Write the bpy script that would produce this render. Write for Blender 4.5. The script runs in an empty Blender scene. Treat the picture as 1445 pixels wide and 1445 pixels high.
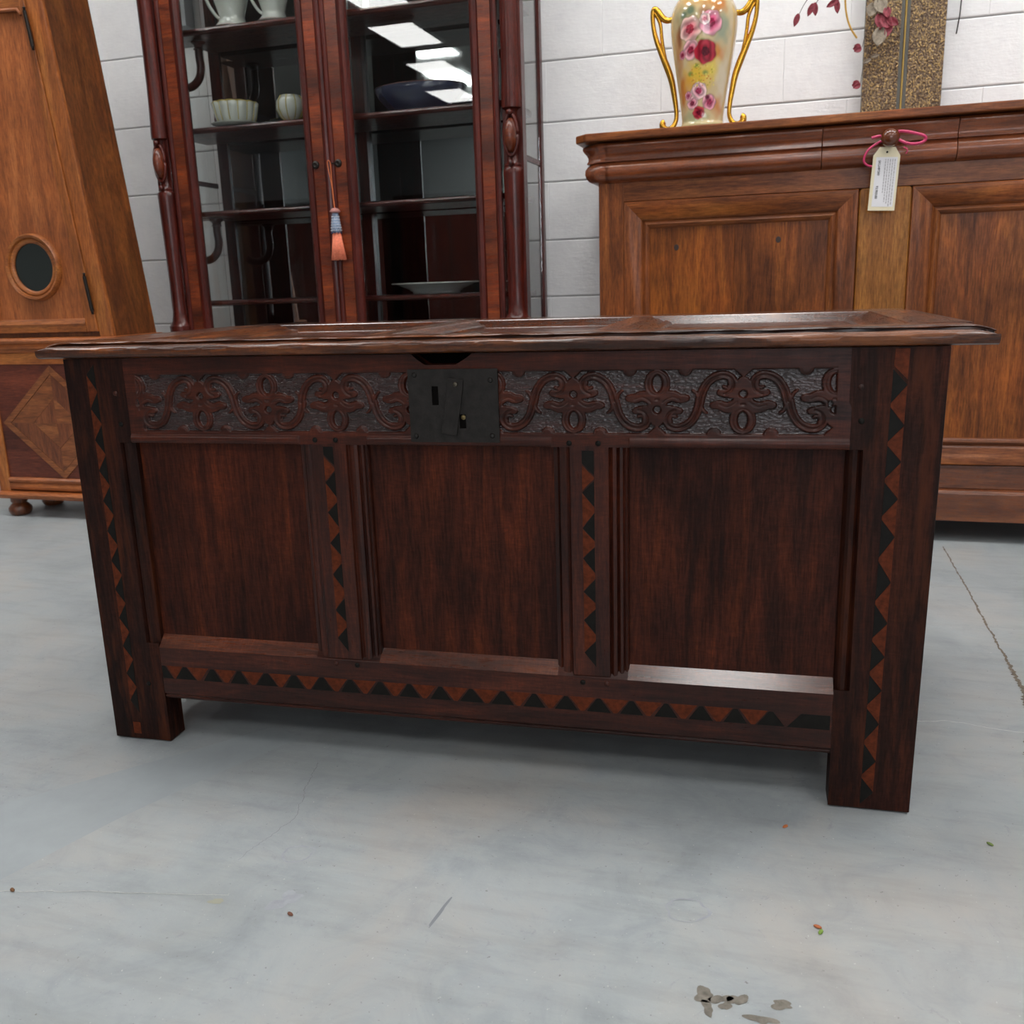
import bpy, bmesh, math, random
import numpy as np
from mathutils import Vector, Matrix
random.seed(7); rng = np.random.default_rng(7)
S = bpy.context.scene
COL = S.collection
PI = math.pi

# ---------------------------------------------------------------- camera
CAM = Vector((1.09458, -1.33701, 0.78038)); YAW, PIT, ROL, FPX = 0.250959, -0.238263, -0.033043, 1316.59
cy_, sy_, cp_, sp_ = math.cos(YAW), math.sin(YAW), math.cos(PIT), math.sin(PIT)
fw = Vector((-sy_*cp_, cy_*cp_, sp_)); rt = Vector((cy_, sy_, 0)); up = rt.cross(fw)
r2 = math.cos(ROL)*rt + math.sin(ROL)*up; u2 = -math.sin(ROL)*rt + math.cos(ROL)*up
cd = bpy.data.cameras.new('camera'); cam = bpy.data.objects.new('camera', cd); COL.objects.link(cam)
cam.matrix_world = Matrix(((r2.x, u2.x, -fw.x, CAM.x), (r2.y, u2.y, -fw.y, CAM.y), (r2.z, u2.z, -fw.z, CAM.z), (0, 0, 0, 1)))
cd.sensor_width = 36; cd.sensor_fit = 'HORIZONTAL'; cd.lens = FPX/1445*36; cd.clip_start = 0.02; cd.clip_end = 60
cd.dof.use_dof = True; cd.dof.focus_distance = 1.5; cd.dof.aperture_fstop = 9.5
S.camera = cam
# ---------------------------------------------------------------- world, exposure
w = bpy.data.worlds.new('room_air'); S.world = w; w.use_nodes = True
w.node_tree.nodes['Background'].inputs[0].default_value = (0.75, 0.85, 1, 1)
w.node_tree.nodes['Background'].inputs[1].default_value = 0.02
S.view_settings.view_transform = 'Standard'; S.view_settings.look = 'None'
S.view_settings.gamma = 1; S.view_settings.use_curve_mapping = False
S.view_settings.exposure = 0.0
FILL_GLOW = 4.5  # glow strength of the added shopfront window
LAMP = 15.0            # strength of the ceiling light panels
CEIL = 3.6
# wall frame: a along the back wall, d distance from the camera square to the wall
TH = -0.0461722
EV = Vector((math.cos(TH), math.sin(TH), 0)); NV = Vector((-math.sin(TH), math.cos(TH), 0)); DOFF = -1.28506
def W(a, d, z=0): 
    p = EV*a + NV*(d+DOFF); return Vector((p.x, p.y, z))

# ---------------------------------------------------------------- colour + materials
def lin(h):
    if isinstance(h, str):
        c = [int(h[i:i+2], 16)/255 for i in (0, 2, 4)]
    else: c = [v/255 for v in h]
    return tuple((v/12.92 if v <= 0.04045 else ((v+0.055)/1.055)**2.4) for v in c)
def c4(h): return (*lin(h), 1)
MATS = {}
def newmat(name):
    m = bpy.data.materials.new(name); m.use_nodes = True
    nt = m.node_tree; b = nt.nodes['Principled BSDF']; return m, nt, b
def ramp(nt, fac, stops, interp='LINEAR'):
    r = nt.nodes.new('ShaderNodeValToRGB'); r.color_ramp.interpolation = interp
    e = r.color_ramp.elements
    while len(e) < len(stops): e.new(0.5)
    for i, (p, c) in enumerate(stops): e[i].position = p; e[i].color = c if len(c) == 4 else (*c, 1)
    nt.links.new(fac, r.inputs[0]); return r.outputs[0]
def mapped(nt, scale, rnd=True, rot=(0, 0, 0)):
    tc = nt.nodes.new('ShaderNodeTexCoord'); mp = nt.nodes.new('ShaderNodeMapping')
    nt.links.new(tc.outputs['Object'], mp.inputs['Vector']); mp.inputs['Scale'].default_value = scale; mp.inputs['Rotation'].default_value = rot
    if rnd:
        oi = nt.nodes.new('ShaderNodeObjectInfo'); ml = nt.nodes.new('ShaderNodeMath'); ml.operation = 'MULTIPLY'
        ml.inputs[1].default_value = 37.0; nt.links.new(oi.outputs['Random'], ml.inputs[0])
        cb = nt.nodes.new('ShaderNodeCombineXYZ')
        for i in range(3): nt.links.new(ml.outputs[0], cb.inputs[i])
        nt.links.new(cb.outputs[0], mp.inputs['Location'])
    return mp.outputs[0]
def noise(nt, vec, scale, detail=4, rough=0.55, dist=0.0):
    n = nt.nodes.new('ShaderNodeTexNoise'); n.inputs['Scale'].default_value = scale; n.inputs['Detail'].default_value = detail
    n.inputs['Roughness'].default_value = rough; n.inputs['Distortion'].default_value = dist
    nt.links.new(vec, n.inputs['Vector']); return n.outputs['Fac']
def mixc(nt, fac, a, b, mode='MIX'):
    m = nt.nodes.new('ShaderNodeMix'); m.data_type = 'RGBA'; m.blend_type = mode
    for s, v in ((m.inputs['Factor'], fac), (m.inputs[6], a), (m.inputs[7], b)):
        if isinstance(v, (int, float)): s.default_value = v
        elif isinstance(v, tuple): s.default_value = v
        else: nt.links.new(v, s)
    return m.outputs[2]
def bump(nt, b, h, strength, dist=0.002, prev=None):
    n = nt.nodes.new('ShaderNodeBump'); n.inputs['Strength'].default_value = strength; n.inputs['Distance'].default_value = dist
    nt.links.new(h, n.inputs['Height'])
    if prev is not None: nt.links.new(prev, n.inputs['Normal'])
    nt.links.new(n.outputs[0], b.inputs['Normal']); return n.outputs[0]
def wood(key, dark, mid, light, axis='Z', rough=0.38, coat=0.25, grain=1.0, bmp=0.25, fig=0.5, wear=None, spec=0.4, fleck=None):
    if fleck is None: fleck = 0.5 if 'oak' in key else 0.15
    k = (key, axis)
    if k in MATS: return MATS[k]
    m, nt, b = newmat(key + '_' + axis.lower())
    L, Hh = 3.0, 34.0
    sc = {'X': (L, Hh, Hh), 'Y': (Hh, L, Hh), 'Z': (Hh, Hh, L)}[axis]
    v = mapped(nt, sc)
    n1 = noise(nt, v, 1.0*grain, 9, 0.68, 0.9)
    base = ramp(nt, n1, [(0.30, c4(dark)), (0.5, c4(mid)), (0.72, c4(light))])
    v2 = mapped(nt, tuple(q*6 if q > 5 else q*6 for q in sc))
    n2 = noise(nt, v2, 1.4, 4, 0.7)
    base = mixc(nt, 0.7, base, ramp(nt, n2, [(0.34, (0.4, 0.36, 0.34, 1)), (0.62, (1.3, 1.28, 1.25, 1))]), 'MULTIPLY')
    v3 = mapped(nt, {'X': (3.5, 7, 7), 'Y': (7, 3.5, 7), 'Z': (7, 7, 3.5)}[axis])
    n3 = noise(nt, v3, 1.0, 5, 0.55, 0.8)
    base = mixc(nt, fig, base, ramp(nt, n3, [(0.34, (0.5, 0.45, 0.45, 1)), (0.5, (0.95, 0.93, 0.92, 1)), (0.68, (1.55, 1.42, 1.3, 1))]), 'MULTIPLY')
    # short ray flecks across the grain
    v5 = mapped(nt, {'X': (110, 30, 30), 'Y': (30, 110, 30), 'Z': (30, 30, 110)}[axis])
    n5 = noise(nt, v5, 1.0, 3, 0.7, 1.6)
    base = mixc(nt, fleck, base, ramp(nt, n5, [(0.42, (0.82, 0.8, 0.8, 1)), (0.66, (1.5, 1.4, 1.3, 1))]), 'MULTIPLY')
    if wear:
        v4 = mapped(nt, {'X': (5, 40, 40), 'Y': (40, 5, 40), 'Z': (40, 40, 5)}[axis])
        n4 = noise(nt, v4, 1.0, 5, 0.7)
        f = ramp(nt, n4, [(0.5, (0, 0, 0, 1)), (0.7, (1, 1, 1, 1))])
        base = mixc(nt, f, base, c4(wear))
    nt.links.new(base, b.inputs['Base Color'])
    rr = ramp(nt, n2, [(0.3, (rough+0.15,)*3), (0.7, (rough-0.08,)*3)]); nt.links.new(rr, b.inputs['Roughness'])
    b.inputs['Specular IOR Level'].default_value = spec
    b.inputs['Coat Weight'].default_value = coat; b.inputs['Coat Roughness'].default_value = 0.18
    p = bump(nt, b, n2, bmp, 0.0008)
    bump(nt, b, n1, bmp*0.6, 0.002, p)
    MATS[k] = m; return m
def plain(name, col, rough=0.5, metal=0.0, coat=0.0, spec=0.5, bmp=0, bs=60, var=0.0, trans=0.0, emis=None):
    if name in MATS: return MATS[name]
    m, nt, b = newmat(name)
    b.inputs['Base Color'].default_value = c4(col); b.inputs['Roughness'].default_value = rough
    b.inputs['Metallic'].default_value = metal; b.inputs['Coat Weight'].default_value = coat; b.inputs['Specular IOR Level'].default_value = spec
    if bmp or var:
        v = mapped(nt, (1, 1, 1)); n = noise(nt, v, bs, 4, 0.6)
        if bmp: bump(nt, b, n, bmp, 0.002)
        if var:
            k = mixc(nt, 1.0, c4(col), ramp(nt, n, [(0.3, (1-var,)*3), (0.7, (1+var,)*3)]), 'MULTIPLY'); nt.links.new(k, b.inputs['Base Color'])
    if trans: b.inputs['Transmission Weight'].default_value = trans
    if emis: b.inputs['Emission Color'].default_value = c4(col); b.inputs['Emission Strength'].default_value = emis
    MATS[name] = m; return m

OAK = lambda ax: wood('dark_oak', '200d08', '3a190e', '502410', ax, rough=0.5, coat=0.04, fig=0.9, bmp=0.3, spec=0.14)
OAKS = lambda ax: wood('dark_oak_stile', '170a06', '28110a', '45200f', ax, rough=0.5, coat=0.04, fig=0.9, bmp=0.4, wear='45200e', spec=0.14)
OAKL = lambda ax: wood('worn_oak_lid', '190b06', '40200f', '7c451a', ax, rough=0.30, coat=0.4, fig=0.8, bmp=0.9, wear='7a4520', spec=0.25)
OAKM = lambda ax: wood('dark_oak_moulding', '190b08', '32150d', '4c2314', ax, rough=0.34, coat=0.14, fig=0.7, bmp=0.35, spec=0.22)
OAKB = lambda ax: wood('polished_lit_sill_oak', '2c140c', '542a1a', '744028', ax, rough=0.28, coat=0.95, fig=0.6, bmp=0.5, spec=0.35)  # sill wood lightened: light on the upward slope is painted into the colour
WAL = lambda ax: wood('walnut', '4a2611', '78421f', '965c2c', ax, rough=0.38, coat=0.12, spec=0.25, grain=0.7, fig=0.55, bmp=0.12)
WALP = lambda ax: wood('walnut_panel', '4a240d', '713d16', '925620', ax, rough=0.4, coat=0.08, spec=0.2, grain=0.55, fig=0.85, bmp=0.08)
WALD = lambda ax: wood('walnut_dark', '3c1d0e', '66371d', '84502e', ax, rough=0.28, coat=0.5, spec=0.3, grain=0.7, fig=0.5, bmp=0.12)
WALR = lambda ax: wood('walnut_drawer', '4c2413', '7c4226', '9c5a36', ax, rough=0.28, coat=0.5, grain=0.7, fig=0.5, bmp=0.12)
WALB = lambda ax: wood('walnut_blond', '643a12', '865420', '9c6a2e', ax, rough=0.38, coat=0.08, spec=0.2, grain=0.7, fig=0.4, bmp=0.08)
MAH = lambda ax: wood('mahogany', '2e0e0a', '4a1a13', '60261b', ax, rough=0.3, coat=0.25, spec=0.25, grain=0.8, fig=0.4, bmp=0.1)
BURL = lambda ax: wood('burl_veneer', '461a0e', '682e17', '7e3e1e', 'X' if ax == 'Z' else 'Z', rough=0.3, coat=0.35, grain=0.7, fig=1.0, bmp=0.08)
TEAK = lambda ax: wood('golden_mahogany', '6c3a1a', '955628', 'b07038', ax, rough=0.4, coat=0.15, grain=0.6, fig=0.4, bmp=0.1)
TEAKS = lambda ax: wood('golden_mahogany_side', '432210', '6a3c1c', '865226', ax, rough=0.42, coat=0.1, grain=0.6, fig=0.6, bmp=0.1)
TEAKR = lambda ax: wood('reddish_veneer', '784222', '9c592e', 'b46e3e', ax, rough=0.40, coat=0.15, grain=0.5, fig=0.4, bmp=0.08)
EBONY = plain('bog_oak_black', '12100d', 0.5, coat=0.0, spec=0.15, bmp=0.2, bs=90, var=0.3)
FRUIT = plain('fruitwood_inlay', '54240f', 0.5, coat=0.0, spec=0.15, bmp=0.2, bs=120, var=0.4)
IRON = plain('blackened_iron', '23201e', 0.5, metal=0.2, coat=0.04, spec=0.25, bmp=0.5, bs=70, var=0.35)
VOID = plain('painted_dark_interior', '060403', 0.9, spec=0.1)  # near-black that paints the shade inside holes
DKIRON = plain('dark_metal', '201a16', 0.4, metal=0.6)
GOLD = plain('gilt', 'd9a23c', 0.22, metal=1.0)

# ---------------------------------------------------------------- mesh builder
class MB:
    def __init__(s): s.v = []; s.f = []
    def add(s, vs, fs):
        k = len(s.v); s.v += [tuple(p) for p in vs]; s.f += [tuple(i+k for i in f) for f in fs]; return s
    def box(s, x0, x1, y0, y1, z0, z1):
        return s.add([(x, y, z) for z in (z0, z1) for y in (y0, y1) for x in (x0, x1)],
                     [(0, 2, 3, 1), (4, 5, 7, 6), (0, 1, 5, 4), (2, 6, 7, 3), (0, 4, 6, 2), (1, 3, 7, 5)])
    def prism(s, prof, lo, hi, ax):
        """prof: closed 2D outline, extruded along ax from lo to hi. x:(y,z) y:(x,z) z:(x,y)"""
        def P(p, t): return {'x': (t, p[0], p[1]), 'y': (p[0], t, p[1]), 'z': (p[0], p[1], t)}[ax]
        n = len(prof)
        return s.add([P(p, lo) for p in prof] + [P(p, hi) for p in prof],
                     [tuple(range(n))[::-1], tuple(range(n, 2*n))] + [(i, (i+1) % n, n+(i+1) % n, n+i) for i in range(n)])
    def loft(s, rings, close=True, caps=True):
        n = len(rings[0]); vs = [p for r in rings for p in r]; fs = []
        for k in range(len(rings)-1):
            for i in range(n if close else n-1):
                j = (i+1) % n; fs.append((k*n+i, k*n+j, (k+1)*n+j, (k+1)*n+i))
        if caps and close: fs += [tuple(range(n))[::-1], tuple(range((len(rings)-1)*n, len(rings)*n))]
        return s.add(vs, fs)
    def tube(s, pts, r, seg=10):
        pts = [Vector(p) for p in pts]; n = len(pts)
        rs = r if isinstance(r, (list, tuple)) else [r]*n
        rings = []; t0 = (pts[1]-pts[0]).normalized(); nrm = t0.orthogonal().normalized()
        for i, p in enumerate(pts):
            t = (pts[min(i+1, n-1)]-pts[max(i-1, 0)]).normalized()
            nrm = (nrm - t*nrm.dot(t)).normalized(); b = t.cross(nrm)
            rings.append([p+rs[i]*(math.cos(2*PI*k/seg)*nrm+math.sin(2*PI*k/seg)*b) for k in range(seg)])
        return s.loft(rings)
    def lathe(s, prof, cx=0, cy=0, seg=32, sx=1, sy=1, ax='z', zc=0):
        """prof list of (r, h)."""
        rings = []
        for r, h in prof:
            ring = []
            for k in range(seg):
                c, q = r*math.cos(2*PI*k/seg)*sx, r*math.sin(2*PI*k/seg)*sy
                ring.append((cx+c, cy+q, h) if ax == 'z' else (cx+c, h, zc+q))
            rings.append(ring)
        return s.loft(rings)
    def build(s, name, mat, parent=None, at=(0, 0, 0), smooth=False, bev=0, label=None, seg=2, kind=None):
        me = bpy.data.meshes.new(name); me.from_pydata(s.v, [], s.f); me.update()
        bm = bmesh.new(); bm.from_mesh(me); bmesh.ops.recalc_face_normals(bm, faces=bm.faces); bm.to_mesh(me); bm.free()
        me.materials.append(mat)
        if smooth: me.shade_smooth(); 
        if smooth == 'auto': me.set_sharp_from_angle(angle=0.7)
        o = bpy.data.objects.new(name, me); COL.objects.link(o); o.location = at
        if parent: o.parent = parent
        if bev:
            b = o.modifiers.new('edge', 'BEVEL'); b.width = bev; b.segments = seg; b.limit_method = 'ANGLE'; b.angle_limit = 0.6
            b.harden_normals = False
        if label: o['label'] = label
        if kind: o['kind'] = kind
        return o
def chaikin(pts, n=2, closed=False):
    pts = [Vector(p) for p in pts]
    for _ in range(n):
        q = [] if closed else [pts[0]]
        for i in range(len(pts) if closed else len(pts)-1):
            a, b = pts[i], pts[(i+1) % len(pts)]
            q += [a*0.75+b*0.25, a*0.25+b*0.75]
        if not closed: q.append(pts[-1])
        pts = q
    return pts
def tag(o, label=None, cat=None, group=None, kind=None):
    for k, v in (('label', label), ('category', cat), ('group', group), ('kind', kind)):
        if v: o[k] = v
    return o
def thing(name, loc, label, cat, rotz=0, group=None):
    o = bpy.data.objects.new(name, None); COL.objects.link(o); o.empty_display_size = 0.05
    o.location = loc; o.rotation_euler = (0, 0, rotz); return tag(o, label, cat, group)
def sub(P): return (-P[0], -P[1], -P[2] if len(P) > 2 else 0)

# ================================================================ SETTING
def cbox(x0, x1, y0, y1, z0, z1): return MB().box(x0, x1, y0, y1, z0, z1)
# floor -----------------------------------------------------------
def floor_mat():
    m, nt, b = newmat('painted_concrete_floor')
    v = mapped(nt, (1, 1, 1), rnd=False)
    n1 = noise(nt, v, 2.2, 8, 0.62, 0.4)
    base = ramp(nt, n1, [(0.3, c4('8a9092')), (0.5, c4('9ba1a3')), (0.68, c4('a2a19e'))])
    n2 = noise(nt, v, 9, 8, 0.7, 0.8)
    base = mixc(nt, 0.7, base, ramp(nt, n2, [(0.34, (0.82, 0.83, 0.85, 1)), (0.5, (1, 1, 1, 1)), (0.66, (1.10, 1.07, 1.04, 1))]), 'MULTIPLY')
    # worn streaks along one direction
    v2 = mapped(nt, (4, 26, 1), rnd=False, rot=(0, 0, 0.75))
    n3 = noise(nt, v2, 1.2, 6, 0.65)
    base = mixc(nt, 0.4, base, ramp(nt, n3, [(0.36, (0.80, 0.79, 0.77, 1)), (0.52, (1, 1, 1, 1))]), 'MULTIPLY')
    # specks
    n4 = noise(nt, v, 120, 3, 0.7)
    base = mixc(nt, ramp(nt, n4, [(0.665, (0, 0, 0, 1)), (0.72, (0.8, 0.8, 0.8, 1))]), base, c4('6c6a69'))
    n5 = noise(nt, mapped(nt, (1.3, 1, 1), rnd=False), 150, 2, 0.6)
    base = mixc(nt, ramp(nt, n5, [(0.70, (0, 0, 0, 1)), (0.76, (0.6, 0.6, 0.6, 1))]), base, c4('c6c6c4'))
    # scuffs
    n6 = noise(nt, v, 30, 6, 0.75, 1.5)
    base = mixc(nt, ramp(nt, n6, [(0.62, (0, 0, 0, 1)), (0.74, (0.55, 0.55, 0.55, 1))]), base, c4('7c7c84'))
    nt.links.new(base, b.inputs['Base Color'])
    nt.links.new(ramp(nt, n2, [(0.3, (0.42,)*3), (0.7, (0.6,)*3)]), b.inputs['Roughness'])
    b.inputs['Specular IOR Level'].default_value = 0.35
    p = bump(nt, b, n2, 0.25, 0.004); bump(nt, b, noise(nt, v, 55, 5, 0.7), 0.25, 0.002, p)
    return m
fl = cbox(-7.5, 7.5, -11, 3.4, -0.1, 0).build('floor', floor_mat())
fl.rotation_euler = (0, 0, TH); tag(fl, kind='structure', label='worn grey painted concrete floor')
def unfl(p):  # world xy to floor local
    q = Matrix.Rotation(-TH, 3, 'Z') @ Vector((p[0], p[1], 0)); return (q.x, q.y)
CRK = plain('crack_dirt', '6e6458', 0.9, bmp=0.6, bs=200, var=0.4)
def crack(pts, w0, w1, name='crack', mat=CRK, n=90, jit=0.6):
    P = [Vector((*unfl(p), 0)) for p in pts]
    segs = []
    L = [0]
    for i in range(len(P)-1): L.append(L[-1]+(P[i+1]-P[i]).length)
    L_, R_ = [], []
    off = 0
    for k in range(n+1):
        t = L[-1]*k/n; i = max(j for j in range(len(L)-1) if L[j] <= t+1e-9); f = (t-L[i])/(L[i+1]-L[i]); p = P[i].lerp(P[i+1], f)
        d = (P[i+1]-P[i]).normalized(); nn = Vector((-d.y, d.x, 0)); wd = (w0+(w1-w0)*k/n)
        off = off*0.7 + random.uniform(-1, 1)*wd*jit
        L_.append(p+nn*(off+wd*random.uniform(0.25, 1.0))); R_.append(p+nn*(off-wd*random.uniform(0.25, 1.0)))
    mb = MB(); vs = []
    for a, b in zip(L_, R_): vs += [(a.x, a.y, 0.0006), (b.x, b.y, 0.0006)]
    mb.add(vs, [(2*i, 2*i+1, 2*i+3, 2*i+2) for i in range(n)])
    return mb.build(name, mat, fl)
crack([(1.660, 1.50), (1.64, 1.0), (1.625, 0.62)], 0.0025, 0.004, jit=0.3, n=160)
crack([(1.625, 0.62), (1.616, 0.47), (1.60, 0.36), (1.56, 0.22)], 0.006, 0.009, jit=0.3, n=110)
crack([(1.385, 0.312), (1.45, 0.33), (1.6, 0.30), (1.9, 0.33)], 0.0008, 0.0008, mat=plain('pale_hairline', 'cfcfcc', 0.8), jit=2.5)
crack([(0.0, -0.418), (0.12, -0.432), (0.25, -0.405), (0.44, -0.375)], 0.0012, 0.0006, mat=plain('faint_hairline', 'b4b5b3', 0.8), jit=1.5)
crack([(0.40, -0.02), (0.44, -0.19), (0.41, -0.3)], 0.0009, 0.0006, mat=plain('grey_hairline', '85878a', 0.8), jit=2.5)
def blob(cx, cy, rx, ry, mat, rot=0, n=28, rough=0.28, name='stain', hole=None, z=0.0005):
    ph = [random.uniform(0, 6.28) for _ in range(6)]
    def rad(t): return 1+rough*sum(math.sin((i+2)*t+ph[i])/(i+1.4) for i in range(6))
    vs = []; fs = []
    for k in range(n):
        t = 2*PI*k/n; r = rad(t); x = rx*r*math.cos(t); y = ry*r*math.sin(t)
        xx = cx+x*math.cos(rot)-y*math.sin(rot); yy = cy+x*math.sin(rot)+y*math.cos(rot); q = unfl((xx, yy)); vs.append((*q, z))
        if hole: 
            h = hole*random.uniform(0.93, 1.07); xx = cx+(x*math.cos(rot)-y*math.sin(rot))*h; yy = cy+(x*math.sin(rot)+y*math.cos(rot))*h; q = unfl((xx, yy)); vs.append((*q, z))
    if hole: fs = [(2*i, (2*i+2) % (2*n), (2*i+3) % (2*n), 2*i+1) for i in range(n)]
    else: fs = [tuple(range(n))]
    return MB().add(vs, fs).build(name, mat, fl)
ST = plain('brown_stain', '6f6a61', 0.55, var=0.35, bs=110, bmp=0.4)
MK = plain('scuff_mark', '969aa0', 0.6, var=0.12, bs=60)
for x, y, rx, ry, ro in ((1.065, -0.428, 0.011, 0.011, 0.3), (1.070, -0.447, 0.006, 0.011, 0.2), (1.083, -0.431, 0.013, 0.006, 0.5), (1.102, -0.428, 0.011, 0.008, 0.4), (1.089, -0.440, 0.008, 0.005, 0.9), (1.149, -0.426, 0.012, 0.007, 0.1), (1.127, -0.452, 0.016, 0.006, 0.0)):
    blob(x, y, rx, ry, ST, ro)
blob(0.488, -0.27, 0.024, 0.020, MK, 0.2, hole=0.86, rough=0.1)
blob(0.729, -0.352, 0.0025, 0.032, plain('dark_scuff', '777c80', 0.6), -0.18, rough=0.2)
blob(1.038, -0.285, 0.03, 0.022, MK, 0.2, hole=0.9, rough=0.12)
blob(0.43, -0.39, 0.009, 0.006, plain('olive_spot', '969686', 0.6), 0)
blob(0.52, -0.37, 0.02, 0.014, MK, 0.6, rough=0.5)
# smoother repainted band at the left
PB = plain('repaint_band', '939a9d', 0.5, var=0.06, bs=14, bmp=0.15)
MB().add([(*unfl(p), 0.0003) for p in ((-0.10, -0.30), (0.02, -0.17), (0.16, -0.02), (0.26, 0.09), (0.33, 0.06), (0.24, -0.10), (0.17, -0.24), (0.10, -0.42), (0.04, -0.60), (-0.2, -0.62))], [tuple(range(10))]).build('repainted_patch', PB, fl)

# block wall -----------------------------------------------------
def wall_mat():
    m, nt, b = newmat('white_painted_block')
    v = mapped(nt, (1, 1, 1)); v0 = mapped(nt, (1, 1, 1), rnd=False)
    n = noise(nt, v, 14, 6, 0.6)
    base = ramp(nt, n, [(0.3, c4('ececed')), (0.6, c4('f2f2f2'))])
    n3 = noise(nt, v, 60, 5, 0.7)
    base = mixc(nt, ramp(nt, n3, [(0.68, (0, 0, 0, 1)), (0.76, (0.3, 0.3, 0.3, 1))]), base, c4('b5b2ae'))
    nt.links.new(base, b.inputs['Base Color'])
    b.inputs['Roughness'].default_value = 0.5
    p = bump(nt, b, noise(nt, v, 35, 6, 0.65), 0.45, 0.004); bump(nt, b, noise(nt, mapped(nt, (1, 1, 5)), 30, 4, 0.6), 0.3, 0.003, p)
    return m
WM = wall_mat(); MORT = plain('mortar_paint', 'c8c8c8', 0.6, bmp=0.3, bs=40)
WD = 3.4266
def wall_blocks(root, a0, a1, ztop_line, ch, d, zmax, bl, par):
    """blocks of course height ch whose joints pass through z = ztop_line; joints recessed 3 mm"""
    g = 0.0028
    me0 = None
    k0 = -int(ztop_line/ch)-1
    for k in range(k0, 40):
        z0 = ztop_line+k*ch
        if z0 >= zmax: break
        z1 = min(z0+ch, zmax)
        if z1 <= 0.02: continue
        z0c = max(z0, 0.0)
        j = math.floor((a0-par-(k % 2)*bl/2)/bl)
        x = par+(k % 2)*bl/2+j*bl
        while x < a1:
            xa, xb = max(x, a0), min(x+bl, a1)
            full = abs(xb-xa-bl) < 1e-6 and z0c == z0 and abs(z1-z0-ch) < 1e-6
            if xb-xa > 0.01:
                if full and me0:
                    o = bpy.data.objects.new('block', me0); COL.objects.link(o)
                else:
                    w_, h_ = xb-xa-0.0003, z1-z0c-g
                    mb = MB(); c = 0.004
                    # softened front face, back left open
                    mb.add([(-w_/2, 0.03, 0), (w_/2, 0.03, 0), (w_/2, 0.03, h_), (-w_/2, 0.03, h_),
                            (-w_/2, c*0.5, 0.0005), (w_/2, c*0.5, 0.0005), (w_/2, c*0.5, h_-0.0005), (-w_/2, c*0.5, h_-0.0005),
                            (-w_/2+0.0012, 0, c), (w_/2-0.0012, 0, c), (w_/2-0.0012, 0, h_-c), (-w_/2+0.0012, 0, h_-c)],
                           [(0, 1, 5, 4), (1, 2, 6, 5), (2, 3, 7, 6), (3, 0, 4, 7), (4, 5, 9, 8), (5, 6, 10, 9), (6, 7, 11, 10), (7, 4, 8, 11), (8, 9, 10, 11), (0, 3, 2, 1)])
                    o = mb.build('block', WM)
                    if full: me0 = o.data
                o.parent = root; o.location = ((xa+xb)/2, random.uniform(-0.0006, 0.0006), z0c+g/2)
            x += bl
wall_back = cbox(-7.5, 7.5, 0.012, 0.2, 0, CEIL).build('wall_back', MORT)
wall_back.location = W(0, WD); wall_back.rotation_euler = (0, 0, TH); tag(wall_back, 'white painted concrete block wall', kind='structure')
wall_blocks(wall_back, -1.28, 3.28, 1.535-0.0, 0.2, WD, 2.94, 0.4, 0.484)
wall_left = cbox(-7.0, -1.285, 0.0, 0.02, 0, CEIL-0.01).build('wall_left', MORT)
wall_left.location = W(0, WD-0.015); wall_left.rotation_euler = (0, 0, TH); tag(wall_left, 'white painted wall of taller blocks at the left', kind='structure')
wall_left.location = W(0, WD-0.045)
wall_blocks(wall_left, -3.0, -1.285, 1.688, 0.2543, WD, 2.70, 0.4, -1.285-0.4)
for o in list(wall_left.children): o.location.y -= 0.012
# rest of the shop: side walls, rear wall, ceiling
PLW = plain('plaster_white', 'bfc2c6', 0.7, bmp=0.05); PLG = plain('plaster_grey', '8f9294', 0.7, bmp=0.05)
o = cbox(7.3, 7.5, -11, 3.5, 0, CEIL).build('wall_right', PLW); o.rotation_euler = (0, 0, TH); tag(o, kind='structure')
o = cbox(-7.5, -7.3, -11, 3.5, 0, CEIL).build('trim_1', PLW); o.name = 'wall_far_left'; o.rotation_euler = (0, 0, TH); tag(o, kind='structure')
o = cbox(-7.3, 7.3, -11.2, -11, 0, CEIL).build('wall_rear', PLG); o.rotation_euler = (0, 0, TH); tag(o, kind='structure')
o = cbox(-7.5, 7.5, -11, 3.5, CEIL, CEIL+0.1).build('ceiling', plain('ceiling_board', '9a9692', 0.8)); o.rotation_euler = (0, 0, TH); tag(o, kind='structure')
# ceiling light panels of the shop, some added to brighten the wall
def lamp_mat():
    m, nt, b = newmat('lit_diffuser')
    b.inputs['Base Color'].default_value = (0.9, 0.9, 0.9, 1)
    b.inputs['Emission Color'].default_value = (1.0, 0.985, 0.965, 1); b.inputs['Emission Strength'].default_value = LAMP; return m
LM = lamp_mat(); LF = plain('lamp_frame', 'd8d8d8', 0.4)
lamps = [(-2.95, -3.0, 'first of the row mirrored in the cabinet'), (-3.2, -4.63, 'second of the row mirrored in the cabinet'), (-3.5, -6.4, 'third of the row mirrored in the cabinet'), (-3.9, -8.1, 'farthest of the row mirrored in the cabinet'),
         (-1.05, 1.95, 'above the display cabinet'), (-1.05, -2.4, 'behind the viewer at left'), (1.1, 1.95, 'above the gap between coffer and sideboard'), (1.1, -0.25, 'right above the viewer'),
         (1.1, -2.4, 'just behind the viewer'), (1.1, -5.4, 'far behind the viewer'), (3.3, 1.95, 'above the right end of the sideboard'), (3.3, -0.25, 'to the right of the viewer'), (3.3, -2.4, 'behind the viewer at right'), (-2.3, 1.75, 'added above the tapered cupboard to brighten it'), (-4.4, 1.5, 'above the far left corner'),
         (0.05, 1.95, 'added above the right end of the display cabinet'), (2.2, 1.95, 'added above the middle of the sideboard'), (5.5, 0.8, 'by the right wall'), (5.5, -2.0, 'by the right wall, nearer the rear')]
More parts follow.
